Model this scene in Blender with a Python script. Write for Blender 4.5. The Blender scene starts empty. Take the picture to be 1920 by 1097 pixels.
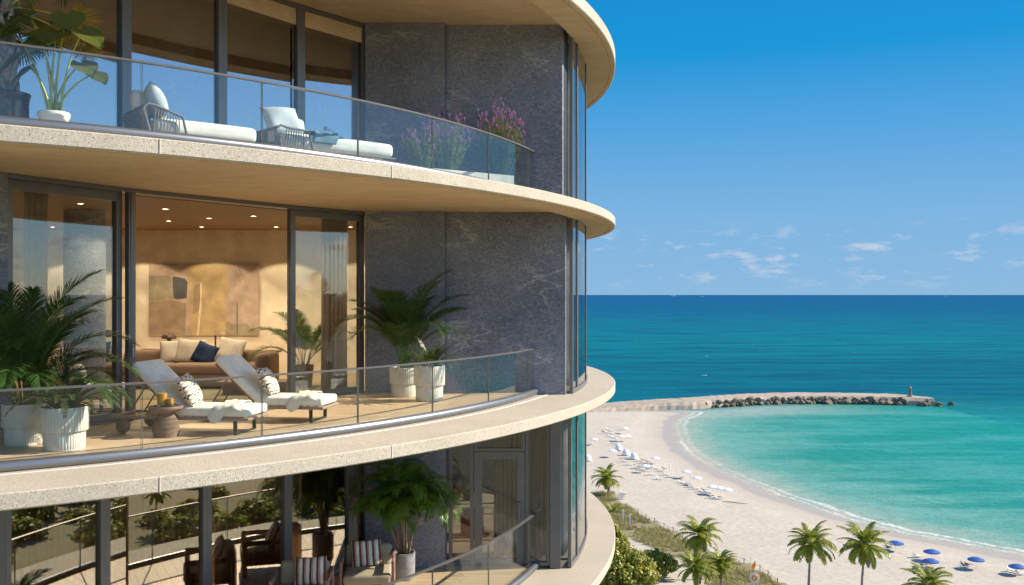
import bpy, bmesh, math, random
import numpy as np
from mathutils import Vector, Matrix, noise as mnoise
sc = bpy.context.scene
COL = sc.collection
R = math.radians
PI = math.pi
# ---------------------------------------------------------------- camera, sky, sun, exposure
CAMZ = 50.0
cam_d = bpy.data.cameras.new('camera'); cam = bpy.data.objects.new('camera', cam_d); COL.objects.link(cam)
cam.location = (0, 0, CAMZ); cam.rotation_euler = (R(90), 0, 0)
cam_d.sensor_width = 36; cam_d.lens = 33.75; cam_d.shift_y = 3.5/1920
cam_d.clip_start = 0.1; cam_d.clip_end = 120000
sc.camera = cam
SUN_EL, SUN_AZ = 34.0, 81.0       # azimuth clockwise from +Y
sv = Vector((math.sin(R(SUN_AZ))*math.cos(R(SUN_EL)), math.cos(R(SUN_AZ))*math.cos(R(SUN_EL)), math.sin(R(SUN_EL))))
sun_d = bpy.data.lights.new('sun', 'SUN'); sun = bpy.data.objects.new('sun', sun_d); COL.objects.link(sun)
sun_d.energy = 4.5; sun_d.angle = R(0.5); sun_d.color = (1.0, 0.875, 0.69)
sun.rotation_euler = sv.to_track_quat('Z', 'Y').to_euler()
w = bpy.data.worlds.new('World'); sc.world = w; w.use_nodes = True
nt = w.node_tree; nt.nodes.clear()
def wn(t, **k):
    n = nt.nodes.new(t)
    for a, b in k.items(): setattr(n, a, b)
    return n
sky = wn('ShaderNodeTexSky', sky_type='NISHITA', sun_disc=False, sun_elevation=R(SUN_EL), sun_rotation=R(SUN_AZ),
         altitude=0, air_density=1.0, dust_density=0.0, ozone_density=7.0)
hs = wn('ShaderNodeHueSaturation'); hs.inputs['Saturation'].default_value = 1.0; hs.inputs['Hue'].default_value = 0.497
nt.links.new(sky.outputs[0], hs.inputs['Color'])
# thin low fair-weather clouds a few degrees above the horizon
tc = wn('ShaderNodeTexCoord'); mp = wn('ShaderNodeMapping'); mp.inputs['Scale'].default_value = (15, 15, 48)
nt.links.new(tc.outputs['Generated'], mp.inputs['Vector'])
nz = wn('ShaderNodeTexNoise'); nz.inputs['Scale'].default_value = 1.9; nz.inputs['Detail'].default_value = 5; nz.inputs['Roughness'].default_value = .62
nt.links.new(mp.outputs[0], nz.inputs['Vector'])
sep = wn('ShaderNodeSeparateXYZ'); nt.links.new(tc.outputs['Generated'], sep.inputs[0])
def ramp(fac, stops, interp='LINEAR', tree=None):
    n = (tree or nt).nodes.new('ShaderNodeValToRGB'); n.color_ramp.interpolation = interp
    e = n.color_ramp.elements
    while len(e) > 1: e.remove(e[-1])
    e[0].position = stops[0][0]; e[0].color = (*stops[0][1], 1) if hasattr(stops[0][1], '__len__') else (stops[0][1],)*3+(1,)
    for p, c in stops[1:]:
        x = e.new(p); x.color = (*c, 1) if hasattr(c, '__len__') else (c, c, c, 1)
    (tree or nt).links.new(fac, n.inputs[0]); return n
band = ramp(sep.outputs['Z'], [(0.0, 0.0), (.008, .3), (.024, .8), (.045, 1), (.058, .6), (.074, 0.0)])
cl = ramp(nz.outputs['Fac'], [(.55, 0.0), (.70, .7)])
mul = wn('ShaderNodeMath', operation='MULTIPLY'); nt.links.new(band.outputs[0], mul.inputs[0]); nt.links.new(cl.outputs[0], mul.inputs[1])
# the clear tropical air: deep azure above, paler blue towards the sea
grad = ramp(sep.outputs['Z'], [(0.0, (.31, .60, .93)), (.08, (.25, .56, .93)), (.17, (.10, .455, .92)), (.24, (.004, .375, .86)), (.33, (.002, .32, .78)), (1.0, (.01, .2, .6))])
gsc = wn('ShaderNodeMixRGB', blend_type='MULTIPLY'); gsc.inputs[0].default_value = 1; nt.links.new(grad.outputs[0], gsc.inputs[1]); gsc.inputs[2].default_value = (3.55, 3.55, 3.55, 1)
gfz = ramp(sep.outputs['Z'], [(0.0, .98), (.34, .96), (.6, 0.0)]); gfy = ramp(sep.outputs['Y'], [(.35, 0.0), (.72, 1.0)])
gf = wn('ShaderNodeMath', operation='MULTIPLY'); nt.links.new(gfz.outputs[0], gf.inputs[0]); nt.links.new(gfy.outputs[0], gf.inputs[1])
gm = wn('ShaderNodeMixRGB'); nt.links.new(gf.outputs[0], gm.inputs[0]); nt.links.new(hs.outputs[0], gm.inputs[1]); nt.links.new(gsc.outputs[0], gm.inputs[2])
mixc = wn('ShaderNodeMixRGB'); nt.links.new(mul.outputs[0], mixc.inputs[0]); nt.links.new(gm.outputs[0], mixc.inputs[1])
mixc.inputs[2].default_value = (2.9, 3.1, 3.6, 1)
bg = wn('ShaderNodeBackground'); bg.inputs['Strength'].default_value = 0.115
nt.links.new(mixc.outputs[0], bg.inputs['Color'])
wo = wn('ShaderNodeOutputWorld'); nt.links.new(bg.outputs[0], wo.inputs['Surface'])
sc.view_settings.view_transform = 'Standard'; sc.view_settings.look = 'None'
sc.view_settings.exposure = 0.95; sc.view_settings.gamma = 1.0; sc.view_settings.use_curve_mapping = False
sc.render.engine = 'CYCLES'
sc.cycles.transparent_max_bounces = 40; sc.cycles.max_bounces = 10; sc.cycles.diffuse_bounces = 5
sc.cycles.glossy_bounces = 5; sc.cycles.sample_clamp_indirect = 6; sc.cycles.use_denoising = True
sc.cycles.caustics_reflective = False; sc.cycles.caustics_refractive = False

# ---------------------------------------------------------------- mesh helpers
class MB:
    def __init__(s): s.v = []; s.f = []; s.m = []; s.s = []
    def add(s, vs, fs, mi=0, sm=False):
        o = len(s.v); s.v.extend([tuple(p) for p in vs])
        for f in fs: s.f.append(tuple(i+o for i in f)); s.m.append(mi); s.s.append(sm)
    def box(s, c, d, rz=0, mi=0, mat=None):
        hx, hy, hz = d[0]/2, d[1]/2, d[2]/2
        vs = [Vector((x, y, z)) for z in (-hz, hz) for x, y in ((-hx, -hy), (hx, -hy), (hx, hy), (-hx, hy))]
        T = Matrix.Translation(c) @ (mat if mat is not None else Matrix.Rotation(rz, 4, 'Z'))
        s.add([T @ p for p in vs], [(0, 3, 2, 1), (4, 5, 6, 7), (0, 1, 5, 4), (1, 2, 6, 5), (2, 3, 7, 6), (3, 0, 4, 7)], mi)
    def wall(s, p0, p1, th, z0, z1, mi=0):           # th grows to the left of p0->p1
        a = Vector(p0); b = Vector(p1); d = (b-a).normalized(); n = Vector((-d.y, d.x))*th
        q = [a, b, b+n, a+n]
        s.prism(q, z0, z1, mi)
    def prism(s, poly, z0, z1, mi=0, sm=False):
        n = len(poly); area = sum(poly[i][0]*poly[(i+1) % n][1]-poly[(i+1) % n][0]*poly[i][1] for i in range(n))
        if area < 0: poly = list(reversed(poly))
        vs = [(p[0], p[1], z0) for p in poly]+[(p[0], p[1], z1) for p in poly]
        fs = [tuple(reversed(range(n))), tuple(range(n, 2*n))]+[(i, (i+1) % n, n+(i+1) % n, n+i) for i in range(n)]
        s.add(vs, fs, mi, sm)
    def tube(s, pts, rad, n=8, mi=0, cap=True, sm=True):
        pts = [Vector(p) for p in pts]; rs = rad if hasattr(rad, '__len__') else [rad]*len(pts)
        vs = []; up = Vector((0, 0, 1)); prev = None
        for i, p in enumerate(pts):
            t = (pts[min(i+1, len(pts)-1)]-pts[max(i-1, 0)]).normalized()
            if prev is None:
                a = up.cross(t)
                if a.length < 1e-3: a = Vector((1, 0, 0))
                a.normalize()
            else:
                a = (prev - t*prev.dot(t)).normalized()
            prev = a; b = t.cross(a)
            for k in range(n):
                g = 2*PI*k/n; vs.append(p+(a*math.cos(g)+b*math.sin(g))*rs[i])
        fs = [(i*n+k, i*n+(k+1) % n, (i+1)*n+(k+1) % n, (i+1)*n+k) for i in range(len(pts)-1) for k in range(n)]
        s.add(vs, fs, mi, sm)
        if cap:
            o = len(s.v)-len(vs)
            s.f.append(tuple(o+k for k in reversed(range(n)))); s.m.append(mi); s.s.append(False)
            s.f.append(tuple(o+(len(pts)-1)*n+k for k in range(n))); s.m.append(mi); s.s.append(False)
    def lathe(s, prof, n=32, a0=0, a1=2*PI, c=(0, 0, 0), closed=False, mi=0, sm=True, caps=True):
        full = abs(a1-a0-2*PI) < 1e-6; na = n if full else n+1; m = len(prof)
        vs = [(c[0]+r*math.cos(a0+(a1-a0)*i/n), c[1]+r*math.sin(a0+(a1-a0)*i/n), c[2]+z) for i in range(na) for r, z in prof]
        fs = []
        for i in range(n):
            i2 = (i+1) % na
            for k in range(m if closed else m-1):
                k2 = (k+1) % m
                fs.append((i*m+k, i2*m+k, i2*m+k2, i*m+k2))
        if not full and closed and caps: fs += [tuple(range(m)), tuple(reversed(range((na-1)*m, na*m)))]
        s.add(vs, fs, mi, sm)
    def build(s, name, mats, parent=None, loc=None, rz=0, bevel=0, seg=2, sharp=35, mw=None, clean=False):
        me = bpy.data.meshes.new(name); me.from_pydata(s.v, [], s.f)
        if not hasattr(mats, '__len__'): mats = [mats]
        for q in mats: me.materials.append(q)
        me.polygons.foreach_set('material_index', s.m); me.polygons.foreach_set('use_smooth', s.s)
        if clean:
            b = bmesh.new(); b.from_mesh(me); bmesh.ops.remove_doubles(b, verts=b.verts, dist=1e-5)
            bmesh.ops.recalc_face_normals(b, faces=b.faces); b.to_mesh(me); b.free()
        me.update()
        if sharp and any(s.s): me.set_sharp_from_angle(angle=R(sharp))
        o = bpy.data.objects.new(name, me); COL.objects.link(o)
        if parent: o.parent = parent
        if loc is not None: o.location = loc
        if rz: o.rotation_euler = (0, 0, rz)
        if mw is not None: o.matrix_world = mw
        if bevel:
            md = o.modifiers.new('bevel', 'BEVEL'); md.width = bevel; md.segments = seg; md.limit_method = 'ANGLE'; md.angle_limit = R(40)
            md.harden_normals = False
        return o
def tag(o, label, cat, group=None, kind=None):
    if label: o['label'] = label
    if cat: o['category'] = cat
    if group: o['group'] = group
    if kind: o['kind'] = kind
    return o
def thing(name, label, cat, loc=(0, 0, 0), rz=0, group=None, kind=None):
    o = bpy.data.objects.new(name, None); COL.objects.link(o); o.empty_display_size = .2
    o.location = loc; o.rotation_euler = (0, 0, rz)
    return tag(o, label, cat, group, kind)
def kids(o): return [c for c in bpy.data.objects if c.parent == o]
def dup(root, loc=None, rz=None, label=None, group=None, scale=None):
    r = root.copy(); COL.objects.link(r)
    if loc is not None: r.location = loc
    if rz is not None: r.rotation_euler = (0, 0, rz)
    if scale: r.scale = (scale,)*3
    if label: r['label'] = label
    if group: r['group'] = group
    for ch in kids(root):
        c = ch.copy(); COL.objects.link(c); c.parent = r
        for g in kids(ch):
            d = g.copy(); COL.objects.link(d); d.parent = c
    return r
F = 1800.0
def P(px, py, Y): return Vector(((px-960)*Y/F, Y, CAMZ+(552-py)*Y/F))
def G(px, py, z): # where the sight line meets height z
    Y = F*(CAMZ-z)/(py-552); return Vector(((px-960)*Y/F, Y, z))
ORD = ['first', 'second', 'third', 'fourth', 'fifth', 'sixth', 'seventh', 'eighth', 'ninth', 'tenth', 'eleventh', 'twelfth', 'thirteenth', 'fourteenth', 'fifteenth', 'sixteenth', 'seventeenth', 'eighteenth', 'nineteenth', 'twentieth']

# ---------------------------------------------------------------- materials
class N:
    def __init__(s, name):
        s.m = bpy.data.materials.new(name); s.m.use_nodes = True; s.t = s.m.node_tree; s.t.nodes.clear()
        s.out = s.n('ShaderNodeOutputMaterial')
    def n(s, t, ins=None, **k):
        x = s.t.nodes.new(t)
        for a, b in k.items(): setattr(x, a, b)
        for a, b in (ins or {}).items():
            if hasattr(b, 'is_output'): s.t.links.new(b, x.inputs[a])
            else: x.inputs[a].default_value = b
        return x
    def math(s, op, a, b=None, clamp=False):
        x = s.n('ShaderNodeMath', operation=op, use_clamp=clamp)
        for i, q in enumerate((a, b)):
            if q is None: continue
            if hasattr(q, 'is_output'): s.t.links.new(q, x.inputs[i])
            else: x.inputs[i].default_value = q
        return x.outputs[0]
    def mix(s, f, a, b, mode='MIX'):
        x = s.n('ShaderNodeMixRGB', blend_type=mode)
        for i, q in enumerate((f, a, b)):
            if hasattr(q, 'is_output'): s.t.links.new(q, x.inputs[i])
            elif i == 0: x.inputs[0].default_value = q
            else: x.inputs[i].default_value = (*q, 1)
        return x.outputs[0]
    def coord(s, which='Object', scale=(1, 1, 1), rot=(0, 0, 0)):
        c = s.n('ShaderNodeTexCoord'); m = s.n('ShaderNodeMapping', {'Vector': c.outputs[which], 'Scale': scale, 'Rotation': rot}); return m.outputs[0]
    def noise(s, v, scale=5, detail=4, rough=.5, dist=0):
        return s.n('ShaderNodeTexNoise', {'Vector': v, 'Scale': scale, 'Detail': detail, 'Roughness': rough, 'Distortion': dist}).outputs['Fac']
    def ramp(s, f, stops, interp='LINEAR'): return ramp(f, stops, interp, s.t).outputs[0]
    def bump(s, h, st=.3, dist=.01): return s.n('ShaderNodeBump', {'Height': h, 'Strength': st, 'Distance': dist}).outputs[0]
    def pr(s, col, rough=.6, metal=0, normal=None, spec=.5, **k):
        ins = {'Base Color': col if hasattr(col, 'is_output') else (*col, 1), 'Roughness': rough, 'Metallic': metal, 'Specular IOR Level': spec}
        ins.update(k)
        if normal is not None: ins['Normal'] = normal
        return s.n('ShaderNodeBsdfPrincipled', ins).outputs[0]
    def done(s, sh): s.t.links.new(sh, s.out.inputs['Surface']); return s.m
def simple(name, col, rough=.6, metal=0, var=.12, scale=6, bump=.15, bscale=120, spec=.5, bd=.004):
    k = N(name); v = k.coord(); f = k.noise(v, scale, 5)
    lo = tuple(c*(1-var) for c in col); hi = tuple(min(1, c*(1+var)) for c in col)
    c = k.mix(k.ramp(f, [(.3, 0), (.7, 1)]), lo, hi)
    nb = k.bump(k.noise(v, bscale, 3), bump, bd) if bump else None
    return k.done(k.pr(c, rough, metal, nb, spec))
def fabric(name, col, var=.08, weave=420, bump=.35, trans=0):
    k = N(name); v = k.coord(); f = k.noise(v, 7, 4)
    c = k.mix(k.ramp(f, [(.3, 0), (.7, 1)]), tuple(a*(1-var) for a in col), tuple(min(1, a*(1+var)) for a in col))
    g = k.noise(v, weave, 2); c = k.mix(k.ramp(g, [(.35, .25), (.65, 0)]), c, tuple(a*.7 for a in col))
    big = k.noise(v, 9, 3)
    h = k.math('ADD', k.math('MULTIPLY', g, .3), big)
    p = k.pr(c, .9, 0, k.bump(h, bump, .012), .2)
    if trans: p = k.n('ShaderNodeMixShader', {0: trans, 1: p, 2: k.n('ShaderNodeBsdfTranslucent', {'Color': c}).outputs[0]}).outputs[0]
    return k.done(p)
M = {}
# pale shelly stone of the slabs
k = N('shell_stone'); v = k.coord()
base = k.mix(k.ramp(k.noise(v, 1.3, 5, .6), [(.3, 0), (.7, 1)]), (.475, .425, .345), (.57, .515, .425))
fine = k.noise(v, 55, 4, .75); base = k.mix(k.ramp(fine, [(.38, .7), (.56, 0)]), base, (.28, .245, .20)); base = k.mix(k.ramp(fine, [(.58, 0), (.72, .6)]), base, (.60, .57, .51))
msk = k.ramp(k.noise(v, 2.6, 3, .6), [(.42, 0), (.6, 1)]); h = k.math('MULTIPLY', fine, .5)
for scl, dd, th, colr in ((24, .20, .62, (.10, .075, .05)), (42, .24, .45, (.15, .115, .08)), (75, .26, .4, (.22, .18, .14))):
    vo = k.n('ShaderNodeTexVoronoi', {'Vector': v, 'Scale': scl, 'Randomness': 1})
    pit = k.ramp(vo.outputs['Distance'], [(dd*.55, 1), (dd, 0)]); rnd = k.n('ShaderNodeSeparateColor', {'Color': vo.outputs['Color']}).outputs[0]
    pit = k.math('MULTIPLY', pit, k.ramp(k.math('ADD', rnd, k.math('MULTIPLY', msk, .25)), [(th+.2, 0), (th+.25, 1)]))
    base = k.mix(k.math('MULTIPLY', pit, .85), base, colr); h = k.math('SUBTRACT', h, pit)
vo3 = k.n('ShaderNodeTexVoronoi', {'Vector': v, 'Scale': 20}); base = k.mix(k.ramp(vo3.outputs['Distance'], [(.06, .6), (.16, 0)]), base, (.74, .70, .62))
M['slab'] = k.done(k.pr(base, .75, 0, k.bump(h, .6, .008), .25))
# warm plaster of the soffits
k = N('soffit_plaster'); v = k.coord()
c = k.mix(k.ramp(k.noise(k.coord(scale=(1, 1.6, 1)), 2.2, 6, .6), [(.3, 0), (.72, 1)]), (.56, .42, .26), (.68, .53, .35))
c = k.mix(k.ramp(k.noise(v, 16, 5, .65), [(.45, 0), (.75, .35)]), c, (.42, .29, .16))
M['soffit'] = k.done(k.pr(c, .85, 0, k.bump(k.noise(v, 40, 4), .3, .006), .2))
# dark leathered granite with pale veins
k = N('dark_granite'); v = k.coord()
c = k.mix(k.ramp(k.noise(v, .55, 6, .62), [(.32, 0), (.7, 1)]), (.11, .12, .156), (.275, .287, .335))
gv = k.coord(scale=(1, 1, 1.7), rot=(0, .6, 0)); gr = k.noise(gv, 34, 5, .8)
c = k.mix(k.ramp(gr, [(.38, .8), (.50, 0)]), c, (.06, .063, .075))
c = k.mix(k.ramp(gr, [(.54, 0), (.70, .7)]), c, (.46, .46, .475))
gw = k.noise(gv, 9, 5, .7); c = k.mix(k.ramp(gw, [(.50, 0), (.72, .6)]), c, (.33, .335, .35))
vv = k.coord(scale=(1, 1, 1), rot=(0, R(-42), 0)); vn = k.noise(k.coord(scale=(.8, .8, 2.4), rot=(0, R(-42), 0)), .62, 8, .62, .25)
ri = k.math('ABSOLUTE', k.math('SUBTRACT', vn, .53))
ve = k.math('MULTIPLY', k.ramp(ri, [(.0, .55), (.005, .25), (.022, 0)]), k.ramp(k.noise(v, .8, 3), [(.50, 0), (.56, 1)]))
c = k.mix(ve, c, (.62, .61, .58))
M['granite'] = k.done(k.pr(c, .55, 0, k.bump(gr, .7, .008), .35))
M['frame'] = simple('bronze_frame', (.15, .148, .148), .38, .35, .08, 3, .05, 200)
M['steel'] = simple('brushed_steel', (.235, .245, .265), .36, .8, .05, 4, .06, 300)
M['rail'] = simple('rail_metal', (.17, .17, .175), .55, .6, .05, 4, .06, 300)
def glass(name, tint, ior, rough=0.0, refl=(1, 1, 1), wav=0.0, lo=0.0):
    k = N(name)
    nb = None
    if wav: nb = k.bump(k.noise(k.coord(scale=(1, 1, .6)), .7, 1), wav, .05)
    fr = k.n('ShaderNodeLayerWeight', {'Blend': .5})
    if nb is not None: k.t.links.new(nb, fr.inputs['Normal'])
    f0 = ((ior-1)/(ior+1))**2
    gl = k.n('ShaderNodeBsdfGlossy', {'Color': (*refl, 1), 'Roughness': rough})
    if nb is not None: k.t.links.new(nb, gl.inputs['Normal'])
    tr = k.n('ShaderNodeBsdfTransparent', {'Color': (*tint, 1)})
    f = k.math('ADD', k.math('MULTIPLY', k.math('POWER', fr.outputs['Facing'], 5), 1-f0-lo), f0+lo, True)
    mx = k.n('ShaderNodeMixShader', {0: f, 1: tr.outputs[0], 2: gl.outputs[0]})
    return k.done(mx.outputs[0])
M['glass'] = glass('window_glass', (.86, .89, .90), 1.5, wav=.03, lo=.012)
M['coated_glass'] = glass('coated_glass', (.66, .70, .73), 1.7, wav=.03, lo=.14)
M['bronze_glass'] = glass('bronze_glass', (.62, .57, .52), 1.6, wav=.03, lo=.24, refl=(1, .93, .80))
M['rail_glass'] = glass('railing_glass', (.925, .96, .955), 1.42, wav=.03)
M['glass_edge'] = simple('glass_edge', (.16, .17, .15), .2, 0, .05)
M['clear'] = glass('clear_glass', (.93, .95, .95), 1.3)
# timber decking and indoor boards
def boards(name, c1, c2, bw, rot, rough=.5, gap=.006, bl=2.4):
    k = N(name); v = k.coord(rot=(0, 0, rot))
    br = k.n('ShaderNodeTexBrick', {'Vector': v, 'Color1': (.1, .1, .1, 1), 'Color2': (.9, .9, .9, 1), 'Mortar': (0, 0, 0, 1), 'Scale': 1, 'Mortar Size': gap, 'Brick Width': bl, 'Row Height': bw}, offset=.37)
    per = k.n('ShaderNodeSeparateColor', {'Color': br.outputs['Color']}).outputs[0]
    grain = k.noise(k.coord(scale=(1.2, 22, 1), rot=(0, 0, rot)), 3.0, 6, .65, .6)
    c = k.mix(per, c1, c2); c = k.mix(k.ramp(grain, [(.35, .5), (.65, 0)]), c, tuple(a*.62 for a in c1))
    c = k.mix(k.math('MULTIPLY', br.outputs['Fac'], .8), c, tuple(a*.25 for a in c1))
    return k.done(k.pr(c, rough, 0, k.bump(k.math('SUBTRACT', grain, br.outputs['Fac']), .15, .004), .35))
M['deck'] = boards('deck_boards', (.60, .42, .265), (.67, .49, .33), .18, R(5))
M['floor'] = boards('oak_floor', (.42, .27, .14), (.52, .35, .20), .16, R(60), .35)
M['ceiling'] = boards('walnut_ceiling', (.26, .165, .095), (.30, .195, .115), .22, R(0), .6, .003)
M['plaster'] = simple('stucco', (.70, .63, .51), .8, 0, .12, 3.2, .3, 30)
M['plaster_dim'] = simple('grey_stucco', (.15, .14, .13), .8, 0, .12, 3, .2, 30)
M['curtain'] = fabric('curtain_cloth', (.64, .54, .42), .06, 300, .15, .5)
M['sheer'] = fabric('sheer_cloth', (.50, .40, .30), .08, 300, .15, .55)
M['curtain_brown'] = fabric('brown_curtain_cloth', (.22, .165, .12), .1, 300, .15)
M['white_fab'] = fabric('white_cushion', (.76, .74, .68))
M['lounger_fab'] = fabric('lounger_cushion', (.86, .83, .735))
M['towel'] = fabric('towel_cloth', (.78, .74, .63), .05, 260, .5)
M['bluegrey_fab'] = fabric('bluegrey_cushion', (.46, .52, .55))
M['knit'] = fabric('blue_knit', (.13, .22, .28), .3, 120, .8)
M['navy_fab'] = fabric('navy_velvet', (.022, .040, .095), .45, 200, .5)
M['beige_fab'] = fabric('beige_cushion', (.56, .50, .43))
M['sofa_fab'] = fabric('tan_sofa', (.27, .185, .13), .08, 260)
M['olive_fab'] = fabric('olive_linen', (.33, .295, .21), .08, 240)
M['teal_metal'] = simple('dark_green_metal', (.018, .045, .042), .4, .3, .05)
M['rattan'] = simple('rattan', (.32, .235, .18), .7, 0, .3, 80, .5, 160)
M['rope'] = simple('grey_rope', (.17, .165, .16), .8, 0, .2, 40, .4, 180)
M['teak'] = simple('teak', (.28, .145, .075), .5, 0, .25, 9, .2, 60)
M['mocha_wood'] = simple('mocha_wood', (.22, .135, .10), .55, 0, .2, 9, .2, 60)
M['dark_wood'] = simple('dark_wood', (.07, .04, .025), .45, 0, .2, 9, .1, 60)
M['red_wood'] = simple('red_wood', (.27, .09, .04), .35, 0, .25, 6, .1, 40)
M['pale_wood'] = simple('pale_wood', (.55, .44, .32), .45, 0, .12, 6, .1, 40)
M['black'] = simple('black_metal', (.015, .015, .016), .4, .2, .05)
M['tray'] = simple('dark_tray', (.02, .028, .03), .35, 0, .1)
M['juice'] = simple('orange_juice', (.85, .33, .025), .25, 0, .05, 9, 0)
M['white_pot'] = simple('white_ceramic', (.78, .75, .68), .25, 0, .04, 4, 0)
M['stone_pot'] = simple('cast_stone', (.60, .585, .52), .75, 0, .12, 7, .3, 70)
M['grey_pot'] = simple('grey_concrete', (.26, .275, .29), .7, 0, .2, 9, .3, 60)
M['soil'] = simple('soil', (.035, .025, .018), .95, 0, .4, 30, .8, 40)
M['white_paint'] = simple('white_paint', (.80, .80, .79), .45, 0, .05, 3, 0)
k = N('glazed_pot'); v = k.coord(scale=(1, 1, .5)); f = k.noise(v, 9, 5, .6, 1)
M['glazed'] = k.done(k.pr(k.mix(k.ramp(f, [(.4, 0), (.6, 1)]), (.012, .016, .022), (.10, .055, .035)), .12, 0, k.bump(f, .5, .01)))
# carved weave of the side table
k = N('carved_wood'); v = k.coord(); 
br = k.n('ShaderNodeTexBrick', {'Vector': k.n('ShaderNodeCombineXYZ', {0: k.math('MULTIPLY', k.math('ARCTAN2', k.n('ShaderNodeSeparateXYZ', {0: v}).outputs[1], k.n('ShaderNodeSeparateXYZ', {0: v}).outputs[0]), .15), 1: k.n('ShaderNodeSeparateXYZ', {0: v}).outputs[2]}).outputs[0], 'Color1': (.40, .27, .19, 1), 'Color2': (.30, .20, .14, 1), 'Mortar': (.10, .06, .045, 1), 'Scale': 1, 'Mortar Size': .003, 'Brick Width': .05, 'Row Height': .016}, offset=.5)
M['carved'] = k.done(k.pr(br.outputs['Color'], .65, 0, k.bump(br.outputs['Fac'], -.9, .01)))
# leaves: colour varies leaflet by leaflet
def leaf(name, c1, c2, trans=.35, rough=.4, spec=.4, warm=None):
    k = N(name); g = k.n('ShaderNodeNewGeometry'); r = g.outputs['Random Per Island']
    c = k.mix(r, c1, c2)
    if warm: c = k.mix(k.ramp(r, [(.88, 0), (.95, .8)]), c, warm)
    p = k.pr(c, rough, 0, None, spec)
    t = k.n('ShaderNodeBsdfTranslucent', {'Color': k.mix(.5, c, (.25, .32, .03))})
    return k.done(k.n('ShaderNodeMixShader', {0: trans, 1: p, 2: t.outputs[0]}).outputs[0])
M['areca'] = leaf('areca_leaf', (.022, .068, .014), (.055, .12, .028), .25, .35)
M['areca_bright'] = leaf('areca_bright_leaf', (.055, .17, .018), (.13, .27, .04), .3, .35)
M['fern'] = leaf('fern_leaf', (.028, .055, .025), (.065, .10, .045), .22, .4)
M['coco'] = leaf('coconut_leaf', (.18, .24, .02), (.42, .41, .05), .45, .35, .4, (.34, .27, .06))
M['dead'] = leaf('dry_frond', (.20, .13, .06), (.34, .23, .12), .2, .7)
M['grape'] = leaf('sea_grape_leaf', (.17, .20, .02), (.44, .40, .06), .35, .45, .4, (.33, .27, .04))
M['shrub'] = leaf('shrub_leaf', (.16, .19, .03), (.40, .36, .08), .55, .5)
M['grass'] = leaf('dune_grass', (.30, .265, .11), (.50, .42, .22), .25, .6, .2)
M['elephant'] = leaf('elephant_ear_leaf', (.05, .075, .015), (.10, .12, .025), .2, .22, .6)
M['stalk'] = simple('yellow_stalk', (.42, .44, .04), .4, 0, .2, 12, .05)
M['fan'] = leaf('fan_leaf', (.44, .26, .03), (.60, .38, .05), .5, .4)
M['fan_green'] = leaf('fan_green_leaf', (.05, .075, .02), (.10, .12, .03), .3, .4)
M['lav_leaf'] = leaf('lavender_leaf', (.11, .15, .04), (.24, .26, .09), .3, .5)
M['lav_flower'] = leaf('lavender_flower', (.22, .08, .34), (.42, .16, .50), .3, .5)
M['cane'] = simple('palm_cane', (.34, .23, .13), .6, 0, .35, 40, .3, 60)
M['trunk'] = simple('palm_trunk', (.23, .20, .17), .85, 0, .3, 9, .6, 30, bd=.03)
M['bark_pale'] = simple('fan_palm_bark', (.27, .245, .22), .85, 0, .35, 14, .8, 40, bd=.02)
M['branch'] = simple('branch_bark', (.27, .23, .19), .85, 0, .25, 9, .4, 30)
M['skin'] = simple('skin', (.36, .20, .13), .5, 0, .05, 3, 0)
M['skin_dark'] = simple('dark_skin', (.12, .06, .04), .5, 0, .05, 3, 0)
M['hair'] = simple('hair', (.025, .017, .012), .6, 0, .1)
M['swim_red'] = simple('red_cloth', (.45, .05, .04), .8)
M['swim_blue'] = simple('blue_cloth', (.04, .07, .20), .8)
M['green_cloth'] = simple('green_towel', (.02, .30, .16), .9)
M['blue_canvas'] = simple('blue_canvas', (.010, .085, .33), .7, 0, .08, 3, .1, 60)
M['white_canvas'] = simple('white_canvas', (.80, .80, .79), .7, 0, .04, 3, .1, 60)
M['orange'] = simple('orange_plastic', (.85, .30, .03), .5, 0, .05)
M['post_wood'] = simple('weathered_wood', (.24, .19, .14), .85, 0, .3, 9, .3)
M['rock'] = simple('boulder', (.24, .205, .165), .85, 0, .35, .8, .8, 3, bd=.25)
k = N('rock_wet'); v = k.coord('Object'); g = k.n('ShaderNodeNewGeometry'); z = k.n('ShaderNodeSeparateXYZ', {0: g.outputs['Position']}).outputs[2]
c = k.mix(k.ramp(k.noise(v, .9, 5, .6), [(.3, 0), (.7, 1)]), (.10, .082, .062), (.27, .225, .17))
c = k.mix(k.ramp(k.math('ADD', k.math('MULTIPLY', z, .35), k.math('MULTIPLY', k.noise(v, 1.5, 3), .3)), [(.28, .85), (.5, 0)]), c, (.13, .115, .02))
M['rock'] = k.done(k.pr(c, .85, 0, k.bump(k.noise(v, 2.2, 5), .7, .25), .2))
M['pier_top'] = simple('pier_concrete', (.36, .30, .235), .9, 0, .2, .25, .4, 1.2, bd=.1)
M['hull'] = simple('hull_paint', (.75, .76, .78), .5)
def emit(name, col, st):
    k = N(name); return k.done(k.n('ShaderNodeEmission', {'Color': (*col, 1), 'Strength': st}).outputs[0])
M['bulb'] = emit('lit_lamp', (1, .82, .55), 9)
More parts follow.
